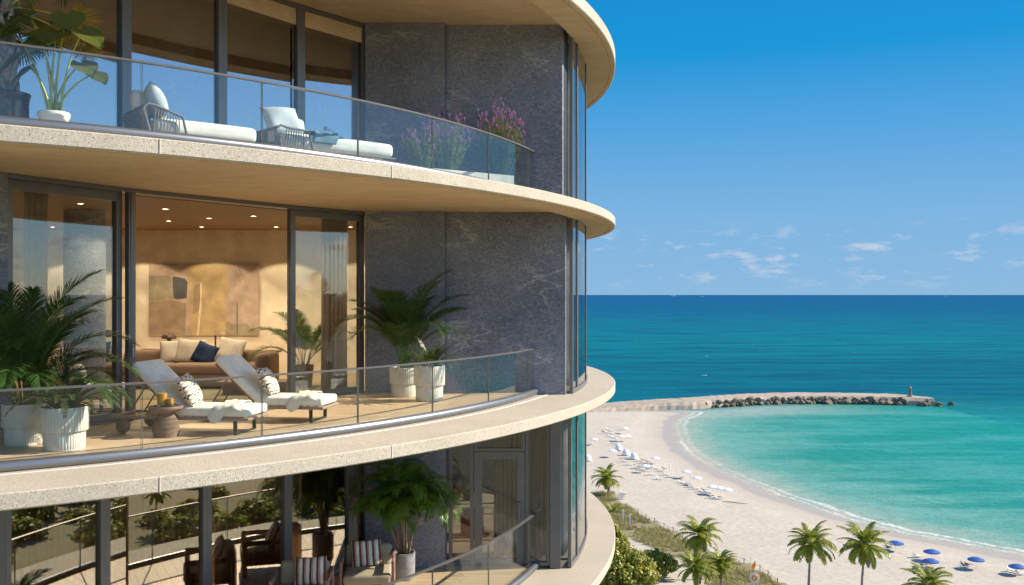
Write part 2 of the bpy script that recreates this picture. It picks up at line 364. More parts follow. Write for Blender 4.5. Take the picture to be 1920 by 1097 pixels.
# printed cushions (pattern in the cloth)
k = N('print_cloth'); v = k.coord(); s = k.n('ShaderNodeSeparateXYZ', {0: v}); x, y = s.outputs[0], s.outputs[1]
col_i = k.math('FLOOR', k.math('MULTIPLY', x, 13)); par = k.math('ABSOLUTE', k.math('MODULO', col_i, 2))
fx = k.math('ABSOLUTE', k.math('SUBTRACT', k.math('FRACT', k.math('MULTIPLY', x, 13)), .5))
fy = k.math('ABSOLUTE', k.math('SUBTRACT', k.math('FRACT', k.math('ADD', k.math('MULTIPLY', y, 17), k.math('MULTIPLY', par, .5))), .5))
wd = k.math('ADD', .10, k.math('MULTIPLY', k.math('POWER', k.math('MULTIPLY', fx, 2), 2), .17))
ink = k.math('LESS_THAN', fy, wd)
row = k.math('FLOOR', k.math('ADD', k.math('MULTIPLY', y, 17), k.math('MULTIPLY', par, .5)))
alt = k.math('GREATER_THAN', k.math('ABSOLUTE', k.math('MODULO', k.math('ADD', row, col_i), 2)), .5)
c = k.mix(ink, (.74, .70, .60), k.mix(alt, (.012, .012, .014), (.70, .33, .13)))
M['print'] = k.done(k.pr(c, .9, 0, k.bump(k.noise(v, 300, 2), .3, .004), .2))
k = N('stripe_cloth'); v = k.coord(); s = k.n('ShaderNodeSeparateXYZ', {0: v})
xx = k.math('ADD', s.outputs[0], k.math('MULTIPLY', k.math('SUBTRACT', k.noise(k.coord(scale=(1, 1, 1)), 18, 3), .5), .012))
u = k.math('FRACT', k.math('ADD', k.math('MULTIPLY', xx, 9.2), .08))
st = k.ramp(u, [(0, (.17, .055, .03)), (.34, (.74, .70, .60)), (.40, (.17, .055, .03)), (.47, (.74, .70, .60)), (.52, (.17, .055, .03)), (.56, (.74, .71, .62))], 'CONSTANT')
M['stripe'] = k.done(k.pr(st, .9, 0, k.bump(k.noise(v, 300, 2), .3, .004), .2))
for nm, c in (('art_mauve', (.43, .33, .27)), ('art_ochre', (.44, .33, .18)), ('art_slate', (.075, .078, .085)), ('art_brown', (.30, .22, .15)), ('art_white', (.68, .56, .38)), ('art_olive', (.30, .26, .18))):
    M[nm] = simple(nm, c, .8, 0, .22, 4, .2, 40)
# ---------------------------------------------------------------- the tower
CX, CY, RS = -13.22, 22.02, 15.5
TC = (CX, CY, 0)
def hit(px, r):                     # where the sight line in column px first meets radius r
    k = (px-960)/F; a = 1+k*k; b = -2*CX*k-2*CY; c = CX*CX+CY*CY-r*r
    Y = (-b-math.sqrt(max(0, b*b-4*a*c)))/(2*a); return Vector((k*Y, Y))
def ang(p): return math.atan2(p[1]-CY, p[0]-CX)
def pol(r, a): return Vector((CX+r*math.cos(a), CY+r*math.sin(a)))
PL = [Vector((-7.38, 10.02)), Vector((-6.35, 12.1)), Vector((-5.517, 13.85)), Vector((-3.758, 16.5)), Vector((-2.697, 17.85))]
def fac(px):                        # point of the garden-side glass line in column px
    k = (px-960)/F
    for a, b in zip(PL[:-1], PL[1:]):
        d = b-a; den = d.x-k*d.y
        t = (k*a.y-a.x)/den
        if -1e-6 <= t <= 1+1e-6: return a+d*t
    return PL[0] if px < 0 else PL[-1]
def run(px0, px1):                  # the bits of the glass line between two columns
    a, b = fac(px0), fac(px1); pts = [a]+[q for q in PL if a.y+.02 < q.y < b.y-.02]+[b]; return pts
ZB, ZA, ZD = CAMZ-1.869, CAMZ+1.601, CAMZ-5.11          # slab tops
DB, DA, DD = CAMZ-1.82, CAMZ+1.757, CAMZ-5.07            # deck tops
ZC = CAMZ+5.06
SOFA_, SOFC, SOFB = CAMZ+1.535, CAMZ+5.03, CAMZ-2.0      # inner soffits
tower = thing('apartment_tower', 'round apartment tower of pale stone slabs, dark granite walls and glass balconies', 'building', (CX, CY, 0))
TW = Matrix.Translation((-CX, -CY, 0))
def tb(mb, name, mats, parent=None, **kw):   # build in world coordinates as a part of the tower (or a sub-part)
    o = mb.build(name, mats, **kw); o.parent = parent or tower
    if parent is None: o.location = (-CX, -CY, 0)
    return o
A_WALL = ang((.994, 17.9)); A_L = ang(PL[0])
def slab(zt, zb, zin):
    m = MB(); 
    prof = [(0, zt), (RS-.012, zt), (RS, zt-.012), (RS, zb+.015), (RS-.015, zb)]
    m.lathe(prof, 360, c=TC, mi=0)
    # drip groove and soffit
    pr2 = [(RS-.015, zb), (RS-.10, zb), (RS-.104, zb+.014), (RS-.122, zb+.014), (RS-.126, zb), (14.88, zb), (14.86, zin), (0, zin)]
    m.lathe(pr2, 360, c=TC, mi=1)
    o = tb(m, 'balcony_slab', [M['slab'], M['soffit']], sharp=30)
    for px in (300, 735):
        q = hit(px, RS); a = ang(q); p = pol(RS-.003, a); j = MB()
        j.box((p.x, p.y, (zt+zb)/2), (.02, .012, zt-zb-.02), rz=a, mi=0)
        p = pol(RS-.583, a); j.box((p.x, p.y, zt-.010), (1.16, .010, .024), rz=a, mi=0)
        tb(j, 'mortar_joint', [M['mortar']], parent=o).location = (0, 0, 0)
    return o
M['mortar'] = simple('mortar', (.60, .55, .46), .9, 0, .05)
slab(ZC, CAMZ+4.83, SOFC); slab(ZA, CAMZ+1.431, SOFA_); slab(ZB, CAMZ-2.039, SOFB); slab(ZD, CAMZ-5.28, CAMZ-5.2)
def deckdisc(zt, z):
    m = MB(); m.lathe([(0, z), (14.17, z), (14.17, zt)], 300, c=TC); tb(m, 'deck_floor', [M['deck']], sharp=30)
deckdisc(ZB, DB); deckdisc(ZA, DA); deckdisc(ZD, DD)
# lighter stone line beside the tube
m = MB(); m.lathe([(14.46, ZB+.002), (14.46, ZB+.006), (14.50, ZB+.006), (14.50, ZB+.002)], 300, R(-100), A_WALL+.02, TC, True); tb(m, 'edge_trim', [M['white_paint']])
# railings
def railing(z0, ztube, zrail, a_end, post=False):
    a0 = R(-97)
    rl = MB(); n = 200
    rl.lathe([(14.215, zrail-.022), (14.265, zrail-.022), (14.27, zrail), (14.21, zrail)], n, a0, a_end+.004, TC, True)
    o = tb(rl, 'railing', [M['rail']], sharp=30)
    t = MB(); t.lathe([(14.28+.062*math.cos(g), ztube+.062*math.sin(g)) for g in [2*PI*i/16 for i in range(16)]], n, a0, a_end+.003, TC, True)
    tb(t, 'base_tube', [M['steel']], parent=o).location = (0, 0, 0)
    joints = [ang(hit(px, 14.24)) for px in (266, 491, 671, 811, 916, 990)]
    st = joints[1]-joints[0]; allj = [a0, joints[0]-2*st, joints[0]-st]+joints+[a_end]
    for i, (a, b) in enumerate(zip(allj[:-1], allj[1:])):
        if b-a < .004: continue
        if a_end < a: break
        g = MB(); e = .0006
        rr = (14.232, 14.248); zz0, zz1 = ztube-.02, zrail-.024
        nn = max(4, int((b-a)*60))
        g.lathe([(rr[0], zz0), (rr[1], zz0), (rr[1], zz1), (rr[0], zz1)], nn, a+e, min(b, a_end)-e, TC, True)
        # the two cut ends show as darker edges
        for q in (a+e, min(b, a_end)-e):
            p = pol(14.24, q); g.box((p.x, p.y, (zz0+zz1)/2), (.017, .0025, zz1-zz0), rz=q, mi=1)
        tb(g, 'glass_panel', [M['rail_glass'], M['glass_edge']], parent=o).location = (0, 0, 0)
        if min(b, a_end) == a_end: break
    if post:
        p = pol(14.24, a_end); g = MB(); g.box((p.x, p.y, (z0+zrail)/2), (.05, .06, zrail-z0-.03), rz=a_end); tb(g, 'end_post', [M['rail']], parent=o).location = (0, 0, 0)
    return o
railing(DB, CAMZ-1.812, CAMZ-1.003, ang(hit(1026, 14.24)))
railing(DA, CAMZ+1.820, CAMZ+2.665, ang(hit(1027, 14.24)))
railing(DD, CAMZ-5.05, CAMZ-4.09, ang(hit(1035, 14.24)), True)
# granite walls
def granite(z0, z1, right=True, left=True, lip=False):
    if right:
        m = MB(); x1 = .994 if not lip else .935
        m.prism([(-1.235, 17.9), (x1, 17.9), (x1+.02, 17.92), (1.08 if lip else .90, 18.62), (.55, 18.4), (-1.235, 18.4)], z0, z1)
        m.prism([(-2.72, 17.76), (-1.24, 17.76), (-1.24, 18.399), (-2.72, 18.399)], z0, z1)
        tb(m, 'stone_wall', [M['granite']], bevel=.006)
    if left:
        m = MB(); m.wall(PL[1], PL[0]+Vector((-.55, -.9)), -.35, z0, z1); tb(m, 'stone_wall', [M['granite']], bevel=.006)
granite(ZB+.001, SOFA_-.002); granite(DA+.001, SOFC-.002, left=False, lip=True)
m = MB(); m.prism([(-2.72, 17.76), (-1.235, 17.76), (-1.235, 18.35), (-2.72, 18.35)], DD+.001, SOFB-.002); tb(m, 'stone_wall', [M['granite']], bevel=.006)
# rest of the outer envelope: curved glazing on the sea side, granite round the back
def envelope(z0, z1, a_start=A_WALL+.012):
    aw = [a_start, ang(hit(1083.5, 14.9)), ang(hit(1099.5, 14.9))]; st = aw[2]-aw[1]+.02
    while aw[-1] < R(50): aw.append(aw[-1]+.16)
    for i, (a, b) in enumerate(zip(aw[:-1], aw[1:])):
        f = MB(); nn = 8
        for (za, zb) in ((z0, z0+.085), (z1-.11, z1)):
            f.lathe([(14.84, za), (14.905, za), (14.905, zb), (14.84, zb)], nn, a, b-.0006, TC, True)
        for q, s_ in ((a, 1), (b, -1)):
            p = pol(14.868, q+s_*.0026); f.box((p.x, p.y, (z0+z1)/2), (.062, .058, z1-z0-.004), rz=q)
        o = tb(f, 'curved_window', [M['frame']])
        g = MB(); g.lathe([(14.866, z0+.08), (14.882, z0+.08), (14.882, z1-.1), (14.866, z1-.1)], nn, a+.005, b-.005, TC, True)
        tb(g, 'pane', [M['coated_glass']], parent=o).location = (0, 0, 0)
    m = MB(); m.lathe([(13.2, z0), (13.4, z0), (13.4, z1), (13.2, z1)], 120, R(50), R(360)+A_L-.02, TC, True)
    p0 = pol(13.25, R(50)); p1 = pol(14.9, R(50)); m.wall(p0, p1, .2, z0, z1)
    tb(m, 'rear_wall', [M['granite']])
envelope(ZB+.002, SOFA_-.003); envelope(ZA+.002, SOFC-.003); envelope(ZD+.002, SOFB-.003, ang((.94, 17.95)))
# framed glazing along the garden side
def frame_unit(name, pts, z0, z1, fw=.1, fh=.1, handle=None, depth=.09, glass='glass', inset=0.0):
    m = MB(); g = MB()
    for a, b in zip(pts[:-1], pts[1:]):
        d = (b-a).normalized(); n = Vector((-d.y, d.x)); o = n*inset
        e0, e1 = d*.002, -d*.002
        m.wall(a+o+e0, b+o+e1, depth, z0, z0+fh*.8); m.wall(a+o+e0, b+o+e1, depth, z1-fh, z1)
        g.wall(a+o+n*(depth/2-.008)+d*.02, b+o+n*(depth/2-.008)-d*.02, .016, z0+fh*.7, z1-fh*.9)
    for p, q, sgn in ((pts[0], pts[1], 1), (pts[-1], pts[-2], 1)):
        d = (q-p).normalized(); dd = (pts[1]-pts[0]).normalized() if p is pts[0] else (pts[-1]-pts[-2]).normalized(); n = Vector((-dd.y, dd.x))
        a = p+n*(inset-.004); b = p+d*fw+n*(inset-.004)
        if p is pts[0]: m.wall(a, b, depth+.008, z0+.001, z1-.001)
        else: m.wall(b, a, depth+.008, z0+.001, z1-.001)
    o = tb(m, name, [M['frame']], bevel=.004)
    tb(g, 'pane', [M[glass]], parent=o).location = (0, 0, 0)
    if handle is not None:
        p = pts[0]+(pts[1]-pts[0])*handle[0]; d = (pts[1]-pts[0]).normalized(); n = Vector((-d.y, d.x)); p = p+n*(inset-.05)
        h = MB(); zc = z0+1.0
        h.box((p.x, p.y, zc), (.03, .02, .20), rz=math.atan2(d.y, d.x)); 
        h.tube([(p.x, p.y, zc+.05), (p.x-n.x*.05, p.y-n.y*.05, zc+.05), (p.x-n.x*.055, p.y-n.y*.055, zc-.10)], .011, 6)
        tb(h, 'door_handle', [M['steel']], parent=o).location = (0, 0, 0)
    return o
zt = SOFA_-.004
for nm, za, zb_ in (('door_track', zt-.06, zt), ('door_sill', DB+.001, DB+.02)):
    m = MB()
    for a, b in zip(run(16, 688)[:-1], run(16, 688)[1:]): m.wall(a, b, .22, za, zb_)
    tb(m, nm, [M['frame']])
frame_unit('sliding_door', [fac(24), fac(241)], DB+.02, zt-.06, .10, .13, None, inset=.13)
frame_unit('sliding_door', [fac(243), fac(256)], DB+.021, zt-.061, .10, .1, (.3,), inset=.02)
frame_unit('sliding_door', [fac(549), fac(687)], DB+.02, zt-.06, .11, .12, (.07,), inset=.06)
# upper floor fixed panes with stone head beam
zt = SOFC-.004
cuts = [-120, 20, 238, 418, 565, 687]
for a, b in zip(cuts[:-1], cuts[1:]):
    frame_unit('window', run(a, b), DA+.002, zt-.001, .085, .09, None, .12, 'coated_glass')
m = MB(); r_ = run(-120, 687)
for a, b in zip(r_[:-1], r_[1:]):
    d = (b-a).normalized(); n = Vector((-d.y, d.x)); m.wall(a+n*.035, b+n*.035, .25, zt-.36, zt)
tb(m, 'head_beam', [M['soffit']])
# lower floor
zt = SOFB-.004
cuts = [-120, 10, 198, 389, 541, 660, 688]
for a, b in zip(cuts[:-1], cuts[1:]):
    frame_unit('window', run(a, b), DD+.002, zt-.001, .085 if b < 688 else .04, .09, None, .12, 'bronze_glass')
Y9 = 17.93
def xx(px, Y=Y9): return (px-960)*Y/F
frame_unit('window', [Vector((xx(841), Y9)), Vector((xx(888), Y9))], DD+.002, zt-.001, .07, .08, None, .1)
zdoor = CAMZ-2.99
frame_unit('transom_window', [Vector((xx(889), Y9)), Vector((xx(984), Y9))], zdoor+.06, zt-.001, .05, .07, None, .1)
dr = frame_unit('balcony_door', [Vector((xx(889), Y9)), Vector((xx(984), Y9))], DD+.004, zdoor+.055, .15, .15, None, .1)
h = MB(); hx = xx(974); h.tube([(hx, Y9-.01, CAMZ-4.20), (hx, Y9-.07, CAMZ-4.20), (hx, Y9-.07, CAMZ-3.88), (hx, Y9-.01, CAMZ-3.88)], .013, 8); tb(h, 'door_handle', [M['steel']], parent=dr).location = (0, 0, 0)
frame_unit('window', [Vector((xx(985), Y9)), Vector((xx(1031), Y9))], DD+.002, zt-.001, .06, .08, None, .1)
m = MB(); m.box((xx(1041), 17.98, (DD+zt)/2-.02), (.20, .22, zt-DD+.03)); tb(m, 'steel_column', [M['frame']], bevel=.006)
# rooms: partition walls, ceilings, granite columns, recessed lamps, a few of them added
def rooms(z0, z1, mat, back, ceil, right_gap=True, colpx=None):
    m = MB(); m.box((-7.2, back+.1, (z0+z1)/2), (11.6, .2, z1-z0-.004)); m.box((-13.0, back-6, (z0+z1)/2), (.2, 12.2, z1-z0-.005))
    o = tb(m, 'partition_wall', [mat])
    m = MB(); pl = [PL[0]+Vector((-.2, .3))]+[q+Vector((-.33, .22)) for q in PL[1:]]
    m.prism([(q.x, q.y) for q in pl]+[(-2.35, 18.42), (-2.35, back-.003), (-12.88, back-.003), (-12.88, 9.9)], z1-.06, z1-.005); tb(m, 'ceiling', [ceil])
    m = MB(); m.wall((-2.32, 18.41), (-2.0, back), -.18, z0, z1-.006); tb(m, 'partition_wall', [mat])
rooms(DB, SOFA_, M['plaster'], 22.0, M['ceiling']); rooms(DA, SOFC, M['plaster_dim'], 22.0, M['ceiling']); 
m = MB(); m.box((-6.2, 24.9, (DD+SOFB)/2), (15.5, .2, SOFB-DD-.01)); m.box((-13.0, 17, (DD+SOFB)/2), (.2, 16, SOFB-DD-.012)); m.wall((-3.2, 18.6), (-3.2, 21.2), .2, DD, SOFB-.01); tb(m, 'partition_wall', [M['plaster']])
m = MB(); m.box((-1.1, 23.2, (DD+SOFB)/2), (2.2, .3, SOFB-DD-.014)); tb(m, 'stone_wall', [M['granite']])
# inner partition of the sea-side rooms
for z0, z1 in ((DB, SOFA_), (DA, SOFC), (DD, SOFB)):
    m = MB(); m.box((-.6, 27.0, (z0+z1)/2), (3.6, .2, z1-z0-.016)); tb(m, 'partition_wall', [M['plaster']])
def column(px, Y, r, z0, z1):
    m = MB(); x = (px-960)*Y/F; m.lathe([(r, z0), (r, z1)], 40, c=(x, Y, 0)); tb(m, 'granite_column', [M['granite']])
column(159, 16.9, .345, DB+.001, SOFA_-.07); column(332, 16.6, .30, DA+.001, SOFC-.07); column(590, 20.5, .35, DD+.001, SOFB-.03)
def downlight(x, y, z, power, size=55, lamp=True):
    m = MB(); m.lathe([(.0, 0.004), (.045, .004), (.05, 0), (.062, -.004), (.066, 0)], 18, c=(x, y, z)); m.lathe([(0, -.0005), (.044, -.0005)], 18, c=(x, y, z), mi=1)
    o = tb(m, 'downlight', [M['white_paint'], M['bulb']])
    if lamp:
        d = bpy.data.lights.new('downlight_lamp', 'SPOT'); l = bpy.data.objects.new('downlight_lamp', d); COL.objects.link(l)
        d.energy = power; d.spot_size = R(2*size); d.spot_blend = .15; d.color = (1, .79, .50); d.shadow_soft_size = .02
        l.location = (x, y, z-.03); l.parent = tower; l.location = (x-CX, y-CY, z-.03)
zc = SOFA_-.062
for px, Y in ((310, 16.6), (316, 19.3), (392, 18.6), (475, 18.1), (151, 15.6), (640, 18.9)):  # the last one is an added lamp that brightens the right-hand curtain
    downlight((px-960)*Y/F, Y, zc, 20 if px == 151 else 66, 70)
for i in range(6): downlight(-10.05+1.63*i, 21.0, zc, 48, 55)
for x, y in ((-6.2, 14.6), (-5.2, 17.0), (-4.0, 19.4)): downlight(x, y, SOFB-.004, 70, 70)  # unseen lower-floor lamps, added to lighten the rooms behind the dark windows
# storeys below and above, plain but whole
for i in range(14):
    zt = ZD-3.4*(i+1)
    if zt < .5: break
    m = MB(); m.lathe([(0, zt), (RS, zt), (RS, zt-.17), (0, zt-.17)], 160, c=TC); tb(m, 'balcony_slab', [M['slab']], sharp=30)
    m = MB(); m.lathe([(13.6, zt), (13.6, zt+3.23)], 96, c=TC); tb(m, 'storey_glazing', [M['dark_glazing']] if 'dark_glazing' in M else [M['frame']])
m = MB(); m.lathe([(13.3, ZC), (13.3, ZC+3.4), (15.4, ZC+3.4), (15.4, ZC+3.7), (0, ZC+3.7)], 160, c=TC); tb(m, 'roof_storey', [M['slab']], sharp=30)

# ---------------------------------------------------------------- curtains
def curtain(a, b, z0, z1, folds, amp, mat, label, name='curtain'):
    a, b = Vector(a), Vector(b); d = b-a; L = d.length; d.normalize(); n = Vector((-d.y, d.x)); m = MB()
    rng = random.Random(int(abs(a.x*1000)+z0)); nx = folds*10; ph = [rng.uniform(.75, 1.25) for _ in range(folds+2)]
    vs = []
    for j in range(9):
        t = j/8
        for i in range(nx+1):
            u = i/nx; fk = u*folds; am = amp*ph[int(fk)]*(0.85+.15*t)
            w_ = math.sin(fk*2*PI)+.25*math.sin(fk*4*PI+1.3+t)
            p = a+d*(L*u+.012*math.sin(fk*2*PI*2+t*2))+n*(am*w_)
            vs.append((p.x, p.y, z1+(z0-z1)*t))
    fs = [(j*(nx+1)+i, j*(nx+1)+i+1, (j+1)*(nx+1)+i+1, (j+1)*(nx+1)+i) for j in range(8) for i in range(nx)]
    c = (a+b)/2; vs = [(x-c.x, y-c.y, z-z0) for x, y, z in vs]
    m.add(vs, fs, 0, True); o = m.build(name, [mat], loc=(c.x, c.y, z0), sharp=0); sol = o.modifiers.new('cloth', 'SOLIDIFY'); sol.thickness = .004
    return tag(o, label, 'curtain')
def off(px, d):                     # a point seen in column px on a line d metres inside the glass
    k = (px-960)/F
    for a, b in zip(PL[:-1], PL[1:]):
        t_ = (b-a).normalized(); n = Vector((-t_.y, t_.x))*d; a, b = a+n-t_*.25, b+n+t_*.25; dd = b-a; u = (k*a.y-a.x)/(dd.x-k*dd.y)
        if 0 <= u <= 1: return a+dd*u
    return fac(px)
curtain(off(46, .42), off(88, .42), DB+.01, SOFA_-.07, 4, .05, M['curtain'], 'pale full-height curtain gathered behind the left sliding door')
curtain(off(603, .42), off(650, .42), DB+.01, SOFA_-.07, 6, .05, M['curtain'], 'pale full-height curtain gathered behind the right sliding door')
curtain(off(584, .45), off(655, .45), DA+.01, SOFC-.44, 7, .06, M['curtain_brown'], 'brown curtain behind the upper floor window next to the granite wall')
curtain(off(566, .42), off(662, .42), DD+.01, SOFB-.02, 9, .06, M['curtain_brown'], 'dark brown curtain behind the lower floor window beside the armchairs')
for a_, b_, lb in ((22, 182, 'tan sheer curtain behind the leftmost lower window'), (214, 374, 'tan sheer curtain behind the second lower window from the left'), (404, 530, 'tan sheer curtain behind the third lower window from the left')):
    curtain(off(a_, .50), off(b_, .50), DD+.01, SOFB-.02, 15, .045, M['sheer'], lb)
curtain((xx(924), 18.5), (xx(985), 18.5), DD+.01, SOFB-.02, 7, .05, M['curtain'], 'sandy curtain seen through the lower floor balcony door')
curtain((xx(988), 18.45), (xx(1036), 18.45), DD+.01, SOFB-.02, 6, .05, M['curtain'], 'sandy curtain behind the narrow pane right of the lower balcony door')
for z0, z1, lb in ((DB, SOFA_, 'white curtain behind the curved window of the middle floor'), (DD, SOFB, 'white curtain behind the curved window of the lower floor'), (DA, SOFC, 'white curtain behind the curved window of the upper floor')):
    p0, p1 = pol(14.55, A_WALL+.03), pol(14.6, A_WALL+.085); curtain(p0, p1, z0+.01, z1-.03, 6, .05, M['white_fab'], lb)
# ---------------------------------------------------------------- soft furnishings
def rbox(mb, c, d, r=.04, rz=0, mi=0, mat=None, puff=.0, n=8):
    # a softly rounded block: superellipsoid-like grid per face
    hx, hy, hz = d[0]/2, d[1]/2, d[2]/2; r = min(r, hx, hy, hz)*.98
    T = Matrix.Translation(c) @ (mat if mat is not None else Matrix.Rotation(rz, 4, 'Z'))
    def steps(h):
        s = [-h+r*(1-math.cos(PI/2*i/3)) for i in range(4)]; s2 = [-(q) for q in reversed(s)]
        mid = [(-h+r)+(2*h-2*r)*i/6 for i in range(1, 6)]; return s+mid+s2
    X, Y, Z = steps(hx), steps(hy), steps(hz); vs = {}; V = []; Fs = []
    def vert(x, y, z):
        k = (round(x, 6), round(y, 6), round(z, 6))
        if k not in vs:
            q = Vector((max(-hx+r, min(hx-r, x)), max(-hy+r, min(hy-r, y)), max(-hz+r, min(hz-r, z))))
            e = Vector((x, y, z))-q
            p = q+(e.normalized()*r if e.length > 1e-9 else e)
            if puff:
                u, v2, w2 = x/hx, y/hy, z/hz
                p.z += puff*math.copysign(1, z)*(1-u*u)*(1-v2*v2)*min(1, abs(w2)*1.0)
            vs[k] = len(V); V.append(T @ p)
        return vs[k]
    def face(A, B, f):
        for i in range(len(A)-1):
            for j in range(len(B)-1):
                q = [vert(*f(A[i], B[j])), vert(*f(A[i+1], B[j])), vert(*f(A[i+1], B[j+1])), vert(*f(A[i], B[j+1]))]
                if len(set(q)) >= 3: Fs.append(tuple(dict.fromkeys(q)))
    face(X, Y, lambda a, b: (a, b, hz)); face(Y, X, lambda a, b: (b, a, -hz))
    face(Y, Z, lambda a, b: (hx, a, b)); face(Z, Y, lambda a, b: (-hx, b, a))
    face(Z, X, lambda a, b: (b, hy, a)); face(X, Z, lambda a, b: (a, -hy, b))
    mb.add(V, Fs, mi, True)
def pillow_mesh(mb, wd, ht, th, mi=0, seed=0):
    # in its own plane x (width) y (height), thickness z
    n = 22; rng = random.Random(seed); s1, s2 = rng.uniform(-1, 1), rng.uniform(-1, 1); vs = []; fs = []
    for side in (1, -1):
        for j in range(n+1):
            for i in range(n+1):
                u, v_ = -1+2*i/n, -1+2*j/n
                pin = 1-.10*(1-abs(u*v_)**1.2)*(abs(u)**4*.8+abs(v_)**4*.8)
                z = th/2*((1-u**4)*(1-v_**4))**.6*(1+.18*math.sin(3.1*u+s1*3)*math.cos(2.7*v_+s2*2)*(1-u*u*v_*v_))
                vs.append((u*wd/2*pin, v_*ht/2*pin, side*z))
    N1 = (n+1)**2
    for j in range(n):
        for i in range(n):
            a = j*(n+1)+i; q = (a, a+1, a+n+2, a+n+1); fs.append(q); fs.append(tuple(N1+k for k in reversed(q)))
    mb.add(vs, fs, mi, True)
def pillow(name, label, mat, pos, wd=.45, ht=.45, th=.16, yaw=0, tilt=70, roll=0, seed=0, cat='cushion', group=None):
    # pos: middle of the lower edge; yaw: way the front faces (0 = towards -Y); tilt from flat
    m = MB(); pillow_mesh(m, wd, ht, th, 0, seed); o = m.build(name, [mat], clean=True, sharp=0)
    T = Matrix.Translation(pos) @ Matrix.Rotation(yaw, 4, 'Z') @ Matrix.Rotation(R(tilt), 4, 'X') @ Matrix.Rotation(roll, 4, 'Z') @ Matrix.Translation((0, ht/2, 0))
    o.matrix_world = T; return tag(o, label, cat, group)
# ---------------------------------------------------------------- plants
def strip(mb, pts, side, w0, mi=0, taper=(0.35, 1.0, .72, 0.0)):
    vs = []; n = len(pts)
    for i, p in enumerate(pts):
        t = i/(n-1)*(len(taper)-1); k = min(int(t), len(taper)-2); wv_ = taper[k]+(taper[k+1]-taper[k])*(t-k)
        h = w0*wv_/2
        if i == n-1 and wv_ < .05: vs.append(p)
        else: vs += [p-side*h, p+side*h]
    fs = []
    for i in range(n-1):
        a = 2*i
        if i == n-2 and len(vs) == 2*(n-1)+1: fs.append((a, a+1, a+2))
        else: fs.append((a, a+1, a+3, a+2))
    mb.add(vs, fs, mi, False)
def frond(mb, base, az, L, el0, droop, n, ll, lw, rng, mi_leaf=0, mi_stem=1, bare=.18, vee=.35, sag=.5, r0=.012, segs=2, sweep=.55, twist=0.0, prof=None):
    K = 14; pts = []; p = Vector(base); el = el0; tw = 0
    tang = []
    for i in range(K+1):
        t = i/K; a = az+twist*t*t
        d = Vector((math.cos(a)*math.cos(el), math.sin(a)*math.cos(el), math.sin(el)))
        pts.append(p.copy()); tang.append(d); p = p+d*(L/K); el -= droop/K*(.35+1.3*t)
    mb.tube(pts, [r0*(1-.85*i/K) for i in range(K+1)], 5, mi_stem, False)
    for i in range(n):
        t = bare+(1-bare)*(i+.5)/n; x = t*K; k = min(int(x), K-1); fr = x-k
        q = pts[k].lerp(pts[k+1], fr); d = tang[k]
        s = d.cross(Vector((0, 0, 1))); s = s.normalized() if s.length > .05 else Vector((1, 0, 0)); u = s.cross(d).normalized()
        if u.z < 0: u = -u
        tt = (t-bare)/(1-bare)
        le = ll*(prof(tt) if prof else (math.sin(PI*min(1, .12+.80*tt))**.7))*rng.uniform(.88, 1.08)
        for sg in (1, -1):
            sw = sweep+.55*tt+rng.uniform(-.08, .08)
            dr = (s*sg*math.cos(sw)+d*math.sin(sw)+u*vee*rng.uniform(.6, 1.3)).normalized()
            pl = [q]; cur = q.copy(); dd = dr.copy()
            for j in range(segs+1):
                cur = cur+dd*(le/(segs+1)); pl.append(cur.copy()); dd = (dd+Vector((0, 0, -1))*sag*(.5+.5*j)*rng.uniform(.7, 1.3)/(segs+1)*1.3).normalized()
            sd = dr.cross(u).normalized(); 
            sd = (sd+u*rng.uniform(-.3, .3)).normalized()
            strip(mb, pl, sd, lw*(.7+.3*le/ll), mi_leaf)
def areca(pot_pos, seed, H=2.0, nf=17, mat='areca', spread=1.0, name='potted_palm', n=46, lean=(0, 0)):
    rng = random.Random(seed); m = MB(); z0 = pot_pos[2]
    for i in range(nf):
        az = 2*PI*i*.381966*1.0+rng.uniform(-.2, .2); q = (i+.5)/nf
        el = R(88-34*q*spread+rng.uniform(-5, 5)); L = H*(1.0-.22*q)*rng.uniform(.82, 1.1)
        b = Vector((pot_pos[0]+.10*math.cos(az)*rng.random()+lean[0]*0, pot_pos[1]+.10*math.sin(az)*rng.random(), z0))
        frond(m, b, az, L, el, R(rng.uniform(70, 125))*(.75+.45*q), n, .30*H/1.6, .0165, rng, 0, 1, .30, .22, .65, .008, 3, .6)
    return m
def lathe_pot(prof, loc, mat, soil_z, soil_r, n=48, ribs=0):
    m = MB()
    if ribs:
        nn = ribs*6
        vs = []; pr_ = prof
        for i in range(nn):
            a = 2*PI*i/nn; g = 0.0065*abs(math.cos(a*ribs/2))**1.6
            for (r, z, rb) in pr_: vs.append(((r+(g if rb else 0))*math.cos(a), (r+(g if rb else 0))*math.sin(a), z))
        k_ = len(pr_); fs = [(i*k_+j, ((i+1) % nn)*k_+j, ((i+1) % nn)*k_+j+1, i*k_+j+1) for i in range(nn) for j in range(k_-1)]
        m.add(vs, fs, 0, True)
    else: m.lathe(prof, n)
    s = MB(); s.lathe([(0, soil_z+.015), (soil_r*.6, soil_z+.01), (soil_r, soil_z)], 32)
    return m, s
def fluted_pot(h, r):
    return [(0, .004, 0), (r*.84, .004, 0), (r*.85, .012, 0), (r*.85, .028, 0), (r*.845, .03, 1), (r*.87, h*.43, 1), (r*.87, h*.44, 0), (r*.985, h*.445, 0), (r*.99, h*.455, 1), (r*.985, h-.012, 1), (r*.985, h-.006, 0), (r*.975, h, 0), (r*.90, h, 0), (r*.89, h-.02, 0), (r*.88, h-.06, 0)]
def plant_thing(name, label, cat, loc, pot, soil, potmat, foliage, fmats, group=None, extra=None):
    t = thing(name, label, cat, loc, 0, group)
    pot.build('pot', [potmat], t, sharp=50); soil.build('soil', [M['soil']], t)
    foliage.build('foliage', fmats, t, sharp=0)
    return t
